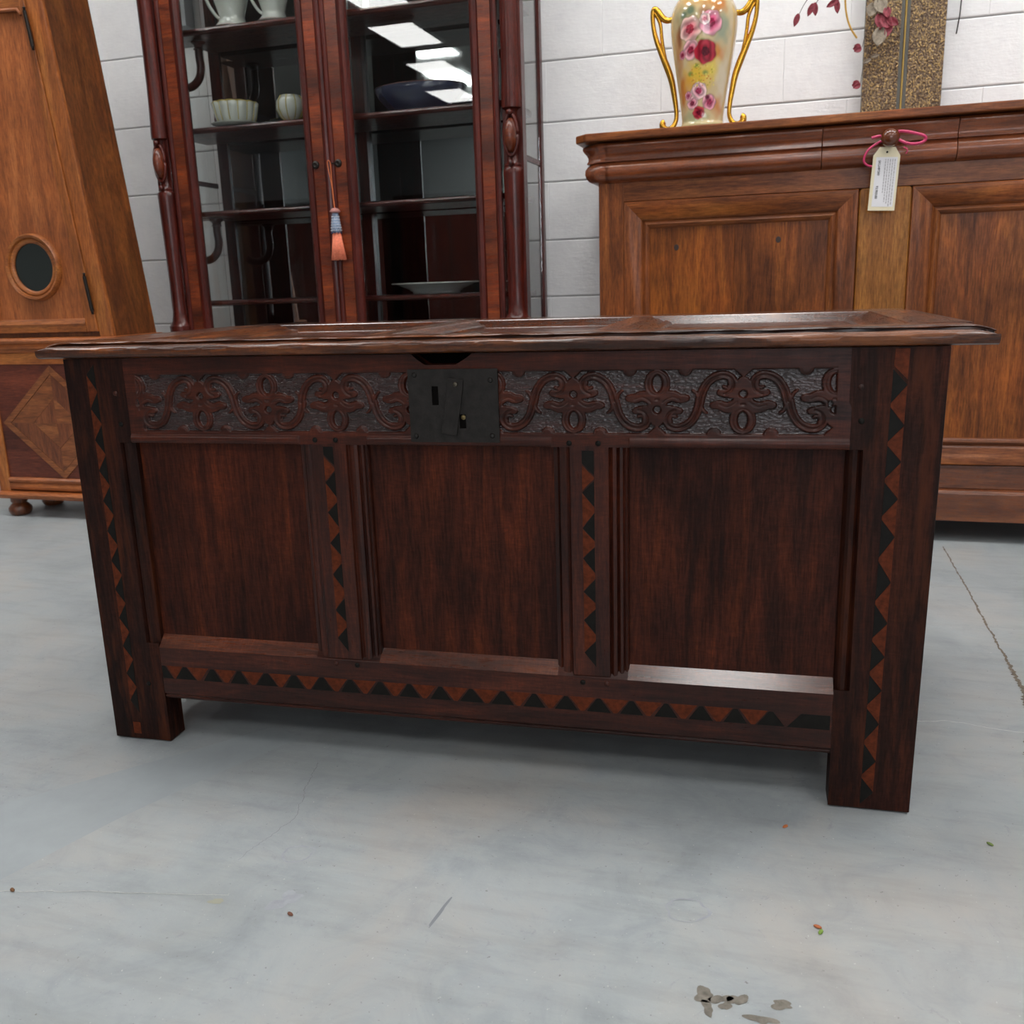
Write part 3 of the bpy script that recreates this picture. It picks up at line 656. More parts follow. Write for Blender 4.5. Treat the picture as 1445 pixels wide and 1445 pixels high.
# ================================================================ SIDEBOARD
SO = (1.38, 2.93); 
sb = thing('sideboard', W(*SO), 'long walnut sideboard with three moulded drawers and panelled doors against the block wall', 'sideboard', TH)
SA = (-SO[0], -SO[1], 0)
def Q(name, mb, mat, parent=sb, **k): return mb.build(name, mat, parent, at=SA if parent is sb else (0, 0, 0), **k)
F = 2.93; BK = 3.39
Q('top', MB().prism([(0.503, BK), (0.503, 2.905), (0.540, 2.868), (2.220, 2.868), (2.257, 2.905), (2.257, BK)], 1.183, 1.2055, 'z'), WAL('X'), bev=0.004, seg=3)
dprof = [(1.180, 0.030), (1.174, 0.037), (1.168, 0.038), (1.161, 0.034), (1.152, 0.026), (1.144, 0.022), (1.136, 0.022), (1.130, 0.026), (1.1275, 0.026), (1.1258, 0.018), (1.121, 0.023), (1.110, 0.031), (1.098, 0.032), (1.086, 0.028), (1.077, 0.020), (1.072, 0.010), (1.069, 0.002)]
def drawer(a0, a1):
    pr = [(F-o_, z) for z, o_ in dprof]+[(F+0.25, 1.069), (F+0.25, 1.180)]
    return Q('drawer', MB().prism(pr, a0+0.0008, a1-0.0008, 'x'), WALR('X'), smooth='auto', bev=0.0008)
drawer(0.590, 1.205); dmid = drawer(1.205, 1.552); drawer(1.552, 2.172)
def canted(sgn, a_c):
    # moulded canted corner return sweeping round to the side
    rings = []
    for (a, d, na, nd) in ((a_c+sgn*0.026, F, 0, -1), (a_c, F, 0.0, -1), (a_c-sgn*0.020, F+0.022, -sgn*1.0, -0.42), (a_c-sgn*0.020, BK, -sgn, 0)):
        rings.append([(a+na*o_, d+nd*o_, z) for z, o_ in dprof]+[(a_c+sgn*0.026, max(d, F+0.03), 1.069), (a_c+sgn*0.026, max(d, F+0.03), 1.180)])
    return Q('cornice_return', MB().loft(rings), WALR('X'), smooth='auto')
canted(1, 0.575); canted(-1, 2.185)
Q('frieze', MB().box(0.642, 2.118, F, F+0.03, 1.014, 1.070), WAL('X'), bev=0.0008)
for a in (0.566, 2.118): Q('stile', MB().box(a, a+0.076, F, F+0.04, 0.070, 1.070), WAL('Z'), bev=0.0015)
Q('side_panel', MB().box(0.566, 0.590, F+0.04, BK, 0.070, 1.070), WAL('Z')); Q('side_panel', MB().box(2.170, 2.194, F+0.04, BK, 0.070, 1.070), WAL('Z'))
Q('back_panel', MB().box(0.590, 2.170, BK-0.02, BK-0.005, 0.08, 1.18), WAL('X'))
Q('bottom_board', MB().box(0.590, 2.170, F+0.03, BK-0.02, 0.085, 0.11), WAL('X'))
Q('bottom_rail', MB().box(0.642, 2.118, F+0.002, F+0.03, 0.160, 0.228), WALD('X'), bev=0.0008)
Q('plinth', MB().prism([(F-0.020, 0.066), (F-0.020, 0.148), (F-0.014, 0.156), (F-0.002, 0.159), (F+0.03, 0.159), (F+0.03, 0.066)], 0.552, 2.208, 'x'), WALD('X'), bev=0.001)
def lbox(x0, x1, y0, y1, z0, z1, name, mat, **k): return Q(name, MB().box(x0, x1, y0, y1, z0, z1), mat, **k)
for a in (0.60, 2.10):
    for d in (F+0.05, BK-0.08):
        lbox(a, a+0.06, d, d+0.06, 0.0, 0.085, 'foot', WALD('Z'), bev=0.004)
fprof = [(0.0, 0.0), (0.003, -0.004), (0.052, -0.004), (0.056, -0.001), (0.058, 0.004), (0.062, 0.002), (0.068, 0.000), (0.074, 0.003), (0.079, 0.010), (0.080, 0.016)]
def door(a0, a1, z0, z1):
    t = MB().box(a0+0.075, a1-0.075, F+0.0135, F+0.022, z0+0.075, z1-0.070).build('door', WALP('Z'), sb, at=SA)
    am = a0+0.327 if a0 < 1 else a0+0.40
    for q0, q1 in ((a0+0.075, am-0.0004), (am+0.0004, a1-0.075)):
        MB().box(q0, q1, F+0.010, F+0.0133, z0+0.076, z1-0.071).build('panel_board', WALP('Z'), t, bev=0.0004, seg=1)
    for ka, kz in (((am-0.17, 0.875), (am+0.125, 0.885)) if a0 < 1 else ((am+0.03, 0.80),)):
        MB().lathe([(0.0005, F+0.0094), (0.0085, F+0.0096), (0.0100, F+0.0104)], 0, 0, 14, sx=0.8, sy=1.0, ax='y').build('knot', plain('dark_knot', '2a150a', 0.5), t, at=(ka, 0, kz))
    # mitred moulded frame, four pieces
    rect = [(a0, z0, 1, 1), (a1, z0, -1, 1), (a1, z1, -1, -1), (a0, z1, 1, -1)]
    for i in range(4):
        A, B = rect[i], rect[(i+1) % 4]
        ra = [(A[0]+A[2]*t_, F+y_, A[1]+A[3]*t_) for t_, y_ in fprof]+[(A[0]+A[2]*0.08, F+0.028, A[1]+A[3]*0.08), (A[0], F+0.028, A[1])]
        rb = [(B[0]+B[2]*t_, F+y_, B[1]+B[3]*t_) for t_, y_ in fprof]+[(B[0]+B[2]*0.08, F+0.028, B[1]+B[3]*0.08), (B[0], F+0.028, B[1])]
        MB().loft([ra, rb]).build('rail' if i % 2 == 0 else 'door_stile', WAL('X') if i % 2 == 0 else WAL('Z'), t, smooth='auto', bev=0.0006, seg=1)
    return t
d1 = door(0.643, 1.3105, 0.230, 1.0125); d2 = door(1.4495, 2.117, 0.230, 1.0125)
Q('centre_stile', MB().prism([(1.3115, 0.230), (1.4485, 0.230), (1.4485, 1.006), (1.4420, 1.0128), (1.3180, 1.0128), (1.3115, 1.006)], F-0.003, F+0.028, 'y'), WALB('Z'), bev=0.004)
MB().lathe([(0.002, F-0.0925), (0.012, F-0.091), (0.0215, F-0.083), (0.0245, F-0.073), (0.021, F-0.063), (0.012, F-0.056), (0.009, F-0.048), (0.011, F-0.028)], 1.378, 0, 24, ax='y', zc=1.134).build('knob', plain('polished_knob', '5f2e14', 0.2, coat=0.6), dmid, smooth=True)

# price tag hanging from the knob
tg = thing('price_tag', W(1.375, F-0.045, 1.110), 'cream swing tag on pink ribbon hanging from the sideboard\'s centre knob', 'tag', TH)
PAPER = plain('cream_card', 'ddd2b4', 0.7); WHITE = plain('white_label', 'dcdadd', 0.6); INK = plain('ink', '3a3838', 0.7); PINK = plain('pink_ribbon', 'd03a68', 0.4, coat=0.2)
tgr = bpy.data.objects.new('card', None)
ca = MB().prism([(-0.020, 0.0), (0.020, 0.0), (0.0345, -0.022), (0.0345, -0.165), (-0.0345, -0.165), (-0.0345, -0.022)], 0, 0.0008, 'y').build('card', PAPER, tg, at=(0.0, -0.002, 0.003)); ca.rotation_euler = (0, 0.050, 0)
lb = MB().box(-0.026, 0.029, -0.0005, 0, -0.155, -0.026).build('printed_label', WHITE, ca)
MB().lathe([(0.0028, -0.0006), (0.0028, 0.0012)], 0, 0, 12, ax='y', zc=-0.013).build('hole', VOID, ca)
def text(s, size, mat, parent, loc, rot, name='lettering', bold=0.0):
    cu = bpy.data.curves.new(name, 'FONT'); cu.body = s; cu.size = size; cu.extrude = 0.0001; cu.offset = bold
    tmp = bpy.data.objects.new('tmp', cu); COL.objects.link(tmp)
    dg = bpy.context.evaluated_depsgraph_get(); me = bpy.data.meshes.new_from_object(tmp.evaluated_get(dg)); bpy.data.objects.remove(tmp)
    me.materials.clear(); me.materials.append(mat)
    o = bpy.data.objects.new(name, me); COL.objects.link(o); o.parent = parent; o.location = loc; o.rotation_euler = rot; return o
# text runs down the card: text x axis -> -z, text y axis -> +x, facing -y
RT = Matrix(((0, 1, 0), (0, 0, -1), (-1, 0, 0))).to_euler()
text('SKU/4P260', 0.0085, INK, lb, (-0.0195, -0.0008, -0.034), RT, bold=0.0001); text('$2,950.00', 0.0085, INK, lb, (-0.0195, -0.0008, -0.100), RT, bold=0.0001)
GI = plain('grey_ink', 'a5a1a3', 0.7)
# the small print on the tag is too small to read in the photograph: rows of word-sized grey marks
for i in range(5):
    z = -0.031; sp_ = MB(); zend = (-0.148, -0.150, -0.146, -0.140, -0.120)[i]
    while z > zend:
        l_ = random.uniform(0.003, 0.009); sp_.box(0.0215-i*0.0060, 0.0238-i*0.0060, -0.00075, -0.00045, z-l_, z); z -= l_+0.0016
    sp_.build('small_print', GI, lb)
def ribbon(pts, wd, name='ribbon'):
    q = chaikin(pts, 3); mb = MB(); vs = []
    for i, p in enumerate(q):
        t = (q[min(i+1, len(q)-1)]-q[max(i-1, 0)]).normalized(); n_ = Vector((0, 1, 0.25)).normalized(); b = t.cross(n_).normalized()
        vs += [p+b*wd, p-b*wd]
    mb.add(vs, [(2*i, 2*i+1, 2*i+3, 2*i+2) for i in range(len(q)-1)])
    o = mb.build(name, PINK, tg, smooth=True); s_ = o.modifiers.new('t', 'SOLIDIFY'); s_.thickness = 0.0006; return o
ribbon([(0.006, 0.004, 0.025), (0.02, -0.004, 0.040), (0.035, -0.012, 0.040), (0.065, -0.016, 0.032), (0.092, -0.014, 0.024), (0.095, -0.010, 0.012), (0.075, -0.012, 0.004), (0.045, -0.008, 0.008), (0.020, -0.004, 0.024), (0.008, 0.004, 0.022)], 0.0038)
ribbon([(-0.006, 0.003, 0.028), (-0.02, -0.006, 0.033), (-0.043, -0.010, 0.028)], 0.0036)
ribbon([(-0.006, 0.003, 0.022), (-0.02, -0.008, 0.018), (-0.042, -0.014, 0.005), (-0.055, -0.012, -0.008), (-0.062, -0.008, -0.030), (-0.050, -0.004, -0.043), (-0.030, 0.001, -0.045)], 0.0028)
ribbon([(0.040, -0.004, 0.0), (0.052, -0.006, -0.008), (0.047, -0.004, -0.018)], 0.0015)

# ================================================================ VASE
VO = (0.868, 2.98)
vase = thing('vase', W(*VO, 1.206), 'tall porcelain vase painted with pink and red roses, gilt side handles, on the sideboard', 'vase', TH)
def vase_body():
    prof = [(0.060, 0.0), (0.066, 0.004), (0.067, 0.012), (0.0625, 0.020), (0.064, 0.045), (0.070, 0.090), (0.078, 0.140), (0.087, 0.190), (0.0945, 0.240), (0.0995, 0.280), (0.1000, 0.310), (0.0955, 0.340), (0.082, 0.365), (0.062, 0.385), (0.050, 0.405), (0.047, 0.430), (0.052, 0.455), (0.066, 0.475), (0.074, 0.485), (0.070, 0.487), (0.048, 0.460), (0.043, 0.430)]
    pr = [(p.x, p.y) for p in chaikin([(a, b, 0) for a, b in prof], 3)]
    # resample finely
    pts = np.array(pr); L = np.concatenate([[0], np.cumsum(np.hypot(*(pts[1:]-pts[:-1]).T))]); s = np.linspace(0, L[-1], 300)
    R = np.interp(s, L, pts[:, 0]); Zz = np.interp(s, L, pts[:, 1]); nt_ = 360
    th = np.linspace(0, 2*PI, nt_, endpoint=False)
    TT, RR = np.meshgrid(th, R); _, ZZ = np.meshgrid(th, Zz)
    V = np.stack([RR*np.cos(TT), RR*np.sin(TT), ZZ], -1)
    # painting : u = arc position across the front (front is -y)
    ang = (TT+PI/2+PI) % (2*PI)-PI; U = ang*RR*1.0; 
    def sm(x): x = np.clip(x, 0, 1); return x*x*(3-2*x)
    lo = lin
    Cc = np.zeros(V.shape)+np.array(lo('cdb78c'))
    def wash(cx, cz, rx, rz, col, k=1.0):
        nonlocal Cc
        d = np.hypot((U-cx)/rx, (ZZ-cz)/rz)+0.18*np.sin(U*160+cz*50)*np.sin(ZZ*130+cx*90); f = (sm(1.25-d)*k)[..., None]; Cc = Cc*(1-f)+np.array(lo(col))*f
    wash(0.0, 0.37, 0.10, 0.05, 'cf9a52', .8); wash(-0.05, 0.30, 0.05, 0.04, '8a9470', .6); wash(0.065, 0.27, 0.035, 0.05, '90a08c', .8); wash(0.055, 0.33, 0.03, 0.03, 'c9793a', .8)
    wash(0.03, 0.345, 0.03, 0.02, 'c98a4a', .6); wash(-0.075, 0.22, 0.02, 0.08, 'b8743e', .7); wash(-0.06, 0.11, 0.022, 0.06, 'c5782c', .9); wash(0.05, 0.20, 0.03, 0.03, 'cf7e2c', .85)
    wash(-0.005, 0.145, 0.055, 0.045, 'e0b83a', .95); wash(-0.035, 0.125, 0.02, 0.03, 'd89a2e', .7); wash(0.035, 0.165, 0.03, 0.04, 'e2c75a', .8); wash(0.055, 0.06, 0.025, 0.035, 'c8793a', .8)
    wash(-0.02, 0.03, 0.05, 0.022, '8f9c76', .7); wash(0.07, 0.13, 0.03, 0.07, 'dcd0b8', .7); wash(-0.03, 0.32, 0.018, 0.016, '4e6e5c', .8); wash(-0.055, 0.31, 0.014, 0.012, '40604f', .8)
    for (gx, gz) in ((-0.012, 0.245), (0.0, 0.262), (-0.022, 0.255), (0.006, 0.235), (-0.03, 0.15), (0.012, 0.15), (-0.01, 0.17)): wash(gx, gz, 0.010, 0.008, '7d8f3e', .9)
    wash(0.012, 0.305, 0.018, 0.03, '8a3a24', .8); wash(-0.07, 0.255, 0.012, 0.03, '6e2a1c', .7)
    def rose(cx, cz, r, outer, mid, core):
        nonlocal Cc
        dx, dz = (U-cx)/r, (ZZ-cz)/r; rr = np.hypot(dx, dz); an = np.arctan2(dz, dx)
        edge = 1+0.045*np.sin(an*5+cx*300)+0.03*np.sin(an*8+cz*200)
        f = sm((edge-rr)*9); fs_ = sm((edge*1.12-rr)*5)*0.45; Cc = Cc*(1-fs_[..., None])+np.array(lo('5a3a2a'))*fs_[..., None]
        sp = 0.5+0.5*np.sin(rr*9-an*1.0+2.2*np.sin(an*2+cx*90)+1.2*np.sin(dx*4+cz*50))
        t = np.clip(rr/edge, 0, 1)
        col = np.where((t < 0.35)[..., None], np.array(lo(core)), np.array(lo(mid))*(1-sm((t-0.35)/0.55))[..., None]+np.array(lo(outer))*sm((t-0.35)/0.55)[..., None])
        col = col*(0.55+0.6*sp)[..., None]
        Cc = Cc*(1-f[..., None])+col*f[..., None]
    rose(-0.033, 0.270, 0.036, 'f0c8bc', 'e08a90', 'b03a4a'); rose(0.030, 0.282, 0.035, 'f0a8b8', 'd45a80', 'a02048'); rose(0.012, 0.292, 0.016, 'f6dcd4', 'e8a8b0', 'd47a8a')
    rose(-0.030, 0.214, 0.028, 'f0bcc0', 'd97a8c', 'a02a44'); rose(0.014, 0.206, 0.034, 'b42c3c', '9a1c30', '5e0e20'); rose(-0.060, 0.205, 0.013, 'd890a0', 'b84a60', '8a2440')
    rose(-0.006, 0.102, 0.025, 'f0cfcd', 'e09cab', 'b04060'); rose(-0.026, 0.070, 0.019, 'eabcc0', 'd27a90', '8a2a44'); rose(0.026, 0.070, 0.022, 'e6a4b0', 'cc5f80', 'a03050'); rose(-0.006, 0.042, 0.019, 'b84048', '98243a', '6a1226'); rose(-0.040, 0.092, 0.013, 'e0a0ac', 'c86a84', 'a04060')
    rose(0.020, 0.083, 0.007, '8a3a50', '7a2a40', '5a1a2a')
    for _ in range(60):
        wash(rng.uniform(-0.03, 0.04), rng.uniform(0.115, 0.18), 0.0025, 0.0025, ('c8742a', 'a8a030', 'e8d860')[_ % 3], .9)
    band = (ZZ < 0.014)[..., None]; Cc = np.where(band, np.array(lo('c9b98a')), Cc)
    n1, n2_ = V.shape[:2]; idx = np.arange(n1*n2_).reshape(n1, n2_)
    nxt = np.roll(idx, -1, 1); F_ = np.stack([idx[:-1], nxt[:-1], nxt[1:], idx[1:]], -1).reshape(-1, 4)
    me = bpy.data.meshes.new('body'); me.from_pydata(V.reshape(-1, 3).tolist(), [], F_.tolist()+[idx[0][::-1].tolist()]); me.update(); me.shade_smooth()
    at = me.color_attributes.new('paint', 'FLOAT_COLOR', 'POINT'); cc = np.concatenate([Cc.reshape(-1, 3), np.ones((n1*n2_, 1))], 1).astype(np.float32); at.data.foreach_set('color', cc.ravel())
    m, nt, b = newmat('painted_porcelain'); vc = nt.nodes.new('ShaderNodeVertexColor'); vc.layer_name = 'paint'; nt.links.new(vc.outputs[0], b.inputs['Base Color'])
    b.inputs['Roughness'].default_value = 0.12; b.inputs['Coat Weight'].default_value = 0.6; b.inputs['Coat Roughness'].default_value = 0.05
    me.materials.append(m)
    o = bpy.data.objects.new('body', me); COL.objects.link(o); o.parent = vase; return o
vase_body()
for s in (-1, 1):
    h = [(s*0.088, 0, 0.330), (s*0.098, 0, 0.322), (s*0.115, 0, 0.322), (s*0.130, 0, 0.335), (s*0.140, 0, 0.352), (s*0.152, 0, 0.360), (s*0.156, 0, 0.340), (s*0.152, 0, 0.300), (s*0.142, 0, 0.265), (s*0.125, 0, 0.225), (s*0.108, 0, 0.185), (s*0.095, 0, 0.150), (s*0.086, 0, 0.100), (s*0.080, 0, 0.060), (s*0.080, 0, 0.035), (s*0.092, 0, 0.012), (s*0.110, 0, 0.008), (s*0.122, 0, 0.016), (s*0.124, 0, 0.030), (s*0.116, 0, 0.034)]
    q = chaikin(h, 3); n_ = len(q)
    hd = MB().tube(q, [0.0068+0.0034*math.sin(i/n_*9)**2 for i in range(n_)], 12).build('handle', GOLD, vase, smooth=True, label='gilt scroll handle')
    q2 = chaikin([(s*0.148, 0, 0.345), (s*0.138, 0, 0.330), (s*0.130, 0, 0.310), (s*0.128, 0, 0.280), (s*0.122, 0, 0.240), (s*0.112, 0, 0.20)], 2)
    MB().tube(q2, 0.0055, 10).build('handle_branch', GOLD, hd, smooth=True)
    MB().lathe([(0.001, 0.0), (0.010, 0.001), (0.013, 0.007), (0.008, 0.014), (0.001, 0.016)], s*0.112, 0, 14).build('foot', GOLD, hd, smooth=True)

vase.scale = (0.95, 0.95, 0.95)
# ================================================================ EMBOSSED PANEL + DRIED FLOWERS
PO = (1.441, 3.36)
pan = thing('embossed_panel', W(*PO, 1.2065), 'tall bronze hammered metal panel with central gold rib, standing on the sideboard', 'ornament', TH)
def hammered():
    m, nt, b = newmat('hammered_bronze'); v = mapped(nt, (1, 1, 0.8), rnd=False)
    vo = nt.nodes.new('ShaderNodeTexVoronoi'); vo.inputs['Scale'].default_value = 150; nt.links.new(v, vo.inputs['Vector'])
    n = noise(nt, v, 210, 2, 0.5, 0.5)
    col = ramp(nt, n, [(0.36, c4('54443a')), (0.52, c4('7c6852')), (0.66, c4('bb9c66'))])
    nt.links.new(col, b.inputs['Base Color']); b.inputs['Metallic'].default_value = 0.55; b.inputs['Roughness'].default_value = 0.38
    p = bump(nt, b, n, 1.0, 0.006); bump(nt, b, vo.outputs['Distance'], 0.5, 0.003, p); return m
HM = hammered(); HE = plain('bronze_edge', '6a655c', 0.5, metal=0.5); HG = plain('slate_bronze', '5a5852', 0.45, metal=0.5, bmp=0.4, bs=80)
MB().box(-0.116, 0.116, 0.0, 0.045, 0.0, 0.62).build('core', HE, pan, bev=0.002)
MB().box(-0.1155, -0.013, -0.0035, 0.0, 0.0, 0.62).build('hammered_face', HM, pan, bev=0.0015); MB().box(0.013, 0.1155, -0.0035, 0.0, 0.0, 0.62).build('hammered_face', HM, pan, bev=0.0015)
MB().box(-0.013, 0.013, -0.002, 0.0, 0.0, 0.62).build('rib_bed', HG, pan)
MB().prism([(-0.0035, -0.002), (0.0035, -0.002), (0.0015, -0.007), (-0.0015, -0.007)], 0.0, 0.62, 'z').build('rib', plain('worn_gold', 'b0904e', 0.4, metal=0.7, bmp=0.4, bs=150), pan)
# hanging dried sprays
RED = plain('dried_red_petal', '8c3844', 0.6, bmp=0.4, bs=150, var=0.4); GRY = plain('dried_grey_leaf', '8f8474', 0.7, bmp=0.4, bs=120, var=0.3); STEM = plain('dry_stem', '4a4038', 0.7); STRAW = plain('yellow_cane', 'c79b3e', 0.5)
def petal(c, dirv, ln, wd, mat, parent, name='petal', curl=0.25):
    c = Vector(c); d = Vector(dirv).normalized(); s_ = d.cross(Vector((0, 1, 0.1))).normalized(); u_ = s_.cross(d).normalized(); vs = []; n_, m_ = 7, 5
    for i in range(n_):
        t = i/(n_-1); w_ = wd*math.sin(PI*min(1, t*0.93+0.05))**0.7
        for j in range(m_):
            k_ = (j/(m_-1)-0.5)*2; vs.append(c+d*ln*t+s_*w_*k_+u_*(curl*ln*(t*t)-wd*0.5*k_*k_))
    o = MB().add(vs, [(i*m_+j, i*m_+j+1, (i+1)*m_+j+1, (i+1)*m_+j) for i in range(n_-1) for j in range(m_-1)]).build(name, mat, parent, smooth=True)
    sd = o.modifiers.new('t', 'SOLIDIFY'); sd.thickness = 0.0008; return o
spr = thing('dried_flower_spray', W(1.37, 3.33, 1.2065), 'spray of dried red and grey flowers hanging in front of the hammered metal panel', 'dried flowers', TH)
SP = (-1.37, -3.33, -1.2065)
def sp(a, z, d=3.33): return (a-1.37, d-3.33, z-1.2065)
MB().tube(chaikin([sp(1.355, 1.84, 3.35), sp(1.345, 1.70, 3.335), sp(1.357, 1.58, 3.32), sp(1.350, 1.50, 3.335), sp(1.340, 1.42, 3.345)], 3), 0.0014, 6).build('stem', STEM, spr, smooth=True)
MB().tube(chaikin([sp(1.352, 1.56, 3.33), sp(1.325, 1.50, 3.33), sp(1.318, 1.462, 3.33)], 2), 0.0008, 6).build('stem', STEM, spr, smooth=True)
MB().tube(chaikin([sp(1.348, 1.50, 3.335), sp(1.322, 1.40, 3.33), sp(1.318, 1.352, 3.33)], 2), 0.0008, 6).build('stem', STEM, spr, smooth=True)
for (a, z, da, dz, ln, wd, mt) in ((1.372, 1.535, 0.6, -0.8, 0.040, 0.017, RED), (1.362, 1.548, 0.1, -1, 0.045, 0.015, RED), (1.388, 1.528, 0.8, -0.5, 0.034, 0.013, RED), (1.358, 1.59, 0.2, -0.6, 0.05, 0.02, GRY), (1.345, 1.578, -0.3, -0.9, 0.04, 0.017, GRY), (1.368, 1.506, -0.15, -1, 0.052, 0.021, GRY), (1.380, 1.560, 0.2, -0.9, 0.03, 0.012, RED), (1.396, 1.520, -0.3, -1, 0.045, 0.011, RED)):
    petal(sp(a, z, 3.325+random.uniform(-0.015, 0.005)), (da, -0.35, dz), ln, wd, mt, spr)
for (a, z, da, dz) in ((1.345, 1.432, 1, 0.15), (1.345, 1.425, -0.8, -0.3)): petal(sp(a, z, 3.335), (da, -0.2, dz), 0.025, 0.006, GRY, spr)
for (cx, cz) in ((1.303, 1.455), (1.305, 1.350)):
    for k in range(3): petal(sp(cx+0.012, cz+0.004, 3.33), (-1, -0.4+0.4*k, -0.5+0.5*k), 0.024, 0.009, RED, spr, 'bud_petal', 0.1)
MB().tube(chaikin([sp(1.262, 1.62, 3.37), sp(1.266, 1.575, 3.37), sp(1.280, 1.53, 3.37), sp(1.303, 1.497, 3.37)], 3), 0.0028, 8).build('cane', STRAW, spr, smooth=True)
MB().tube(chaikin([sp(1.355, 1.80, 3.35), sp(1.30, 1.72, 3.33), sp(1.20, 1.66, 3.30), sp(1.145, 1.60, 3.29), sp(1.125, 1.56, 3.29)], 3), 0.0011, 6).build('stem', STEM, spr, smooth=True)
MB().tube(chaikin([sp(1.24, 1.69, 3.31), sp(1.18, 1.60, 3.30), sp(1.168, 1.575, 3.29)], 3), 0.0011, 6).build('stem', STEM, spr, smooth=True)
MB().tube(chaikin([sp(1.30, 1.72, 3.33), sp(1.25, 1.62, 3.31), sp(1.235, 1.575, 3.30)], 3), 0.0011, 6).build('stem', STEM, spr, smooth=True)
for (a, z, da, dz) in ((1.126, 1.566, -0.35, -1), (1.168, 1.590, -0.4, -0.9), (1.172, 1.592, 0.1, -1), (1.236, 1.592, 0.1, -1), (1.240, 1.592, -0.8, -0.4)):
    petal(sp(a, z, 3.29), (da, -0.1, dz), 0.036, 0.009, RED, spr, 'bud')
wr = thing('hanging_wire', W(1.60, WD-0.012, 1.49), 'thin black wire hanging down the block wall right of the metal panel', 'wire', TH)
MB().tube([(-0.006, 0, 0), (0.0, 0, 0.05), (0.006, 0, 0.20), (0.008, 0.004, 0.9)], 0.0018, 6).build('cable', DKIRON, wr, smooth=True)

# ================================================================ DISPLAY CABINET
DO = (-0.394, 3.05)
dc = thing('display_cabinet', W(*DO), 'tall mahogany display cabinet with two glazed doors and mirrored back behind the coffer', 'cabinet', TH)
DA = (-DO[0], -DO[1], 0); G = 3.05; GB = 3.385; TOPZ = 2.35
def D(name, mb, mat, parent=dc, **k): return mb.build(name, mat, parent, at=DA if parent is dc else (0, 0, 0), **k)
D('base', MB().box(-1.075, 0.287, G+0.006, GB, 0.06, 0.59), MAH('X'), bev=0.003)
D('plinth', MB().box(-1.095, 0.307, G-0.012, GB, 0.0, 0.08), MAH('X'), bev=0.004)
D('waist_moulding', MB().box(-1.100, 0.312, G-0.016, GB, 0.57, 0.605), MAH('X'), bev=0.008, seg=3)
for a0, a1 in ((-0.98, -0.40), (-0.39, 0.19)): D('base_door', MB().box(a0, a1, G-0.004, G+0.006, 0.12, 0.54), BURL('Z'), bev=0.003)
D('cornice', MB().prism([(G+0.02, TOPZ-0.10), (G-0.01, TOPZ-0.08), (G-0.03, TOPZ-0.04), (G-0.07, TOPZ), (GB, TOPZ), (GB, TOPZ-0.10)], -1.14, 0.352, 'x'), MAH('X'))
D('top_board', MB().box(-1.07, 0.282, G+0.02, GB, TOPZ-0.12, TOPZ-0.10), MAH('X'))
# corner posts with carved half columns
def post(c, s):
    """c: centre a of column, s: +1 right post"""
    a0, a1 = c-0.030, c+0.030
    p = D('post', MB().box(c-0.030, c+0.036 if s > 0 else c+0.030, G+0.004, G+0.045, 0.605, TOPZ-0.10), MAH('Z'), bev=0.001)
    zs_ = [0.605, 0.672, 0.678, 0.69, 0.72, 0.78, 0.90, 1.04, 1.10, 1.130, 1.143, 1.150]
    w_l = [0.042, 0.045, 0.040, 0.033, 0.028, 0.027, 0.029, 0.032, 0.033, 0.034, 0.034, 0.028]
    def col(zz, ww, pr=0.95):
        rings = []
        for z, w_ in zip(zz, ww):
            rings.append([(c+w_*math.cos(t), G+0.010-w_*pr*math.sin(t), z) for t in [PI*k/16 for k in range(17)]]+[(c-w_, G+0.014, z), (c+w_, G+0.014, z)])
        return MB().loft(rings)
    col(zs_, w_l).build('half_column', MAH('Z'), p, smooth='auto')
    col([1.148, 1.156, 1.165, 1.185, 1.30, 1.318, 1.325], [0.027, 0.029, 0.021, 0.018, 0.018, 0.021, 0.026]).build('half_column', MAH('Z'), p, smooth='auto')
    col([1.322, 1.328, 1.345, 1.40, 1.50, 1.66, 1.78, 1.84, 1.90, TOPZ-0.10], [0.024, 0.033, 0.0335, 0.031, 0.029, 0.029, 0.030, 0.040, 0.046, 0.046]).build('half_column', MAH('Z'), p, smooth='auto')
    # oval boss in its frame
    bs = MB().lathe([(0.002, G-0.040), (0.012, G-0.037), (0.020, G-0.026), (0.0225, G-0.010), (0.022, G+0.0)], c, 0, 24, sx=0.95, sy=2.35, ax='y', zc=0).build('boss', BURL('Z'), p, smooth=True); bs.location = (0, 0, 1.245)
    rg = MB(); rg.tube([(c+0.0215*math.cos(t), G-0.012, 1.245+0.062*math.sin(t)) for t in [2*PI*k/28 for k in range(29)]], 0.0058, 8); rg.build('boss_ring', MAH('Z'), p, smooth=True)
    for z in (1.160, 1.312): MB().lathe([(0.001, G-0.028), (0.008, G-0.026), (0.010, G-0.016)], c, 0, 12, ax='y', zc=z).build('bead', MAH('Z'), p, smooth=True)
    return p
post(-1.050, -1); post(0.262, 1)
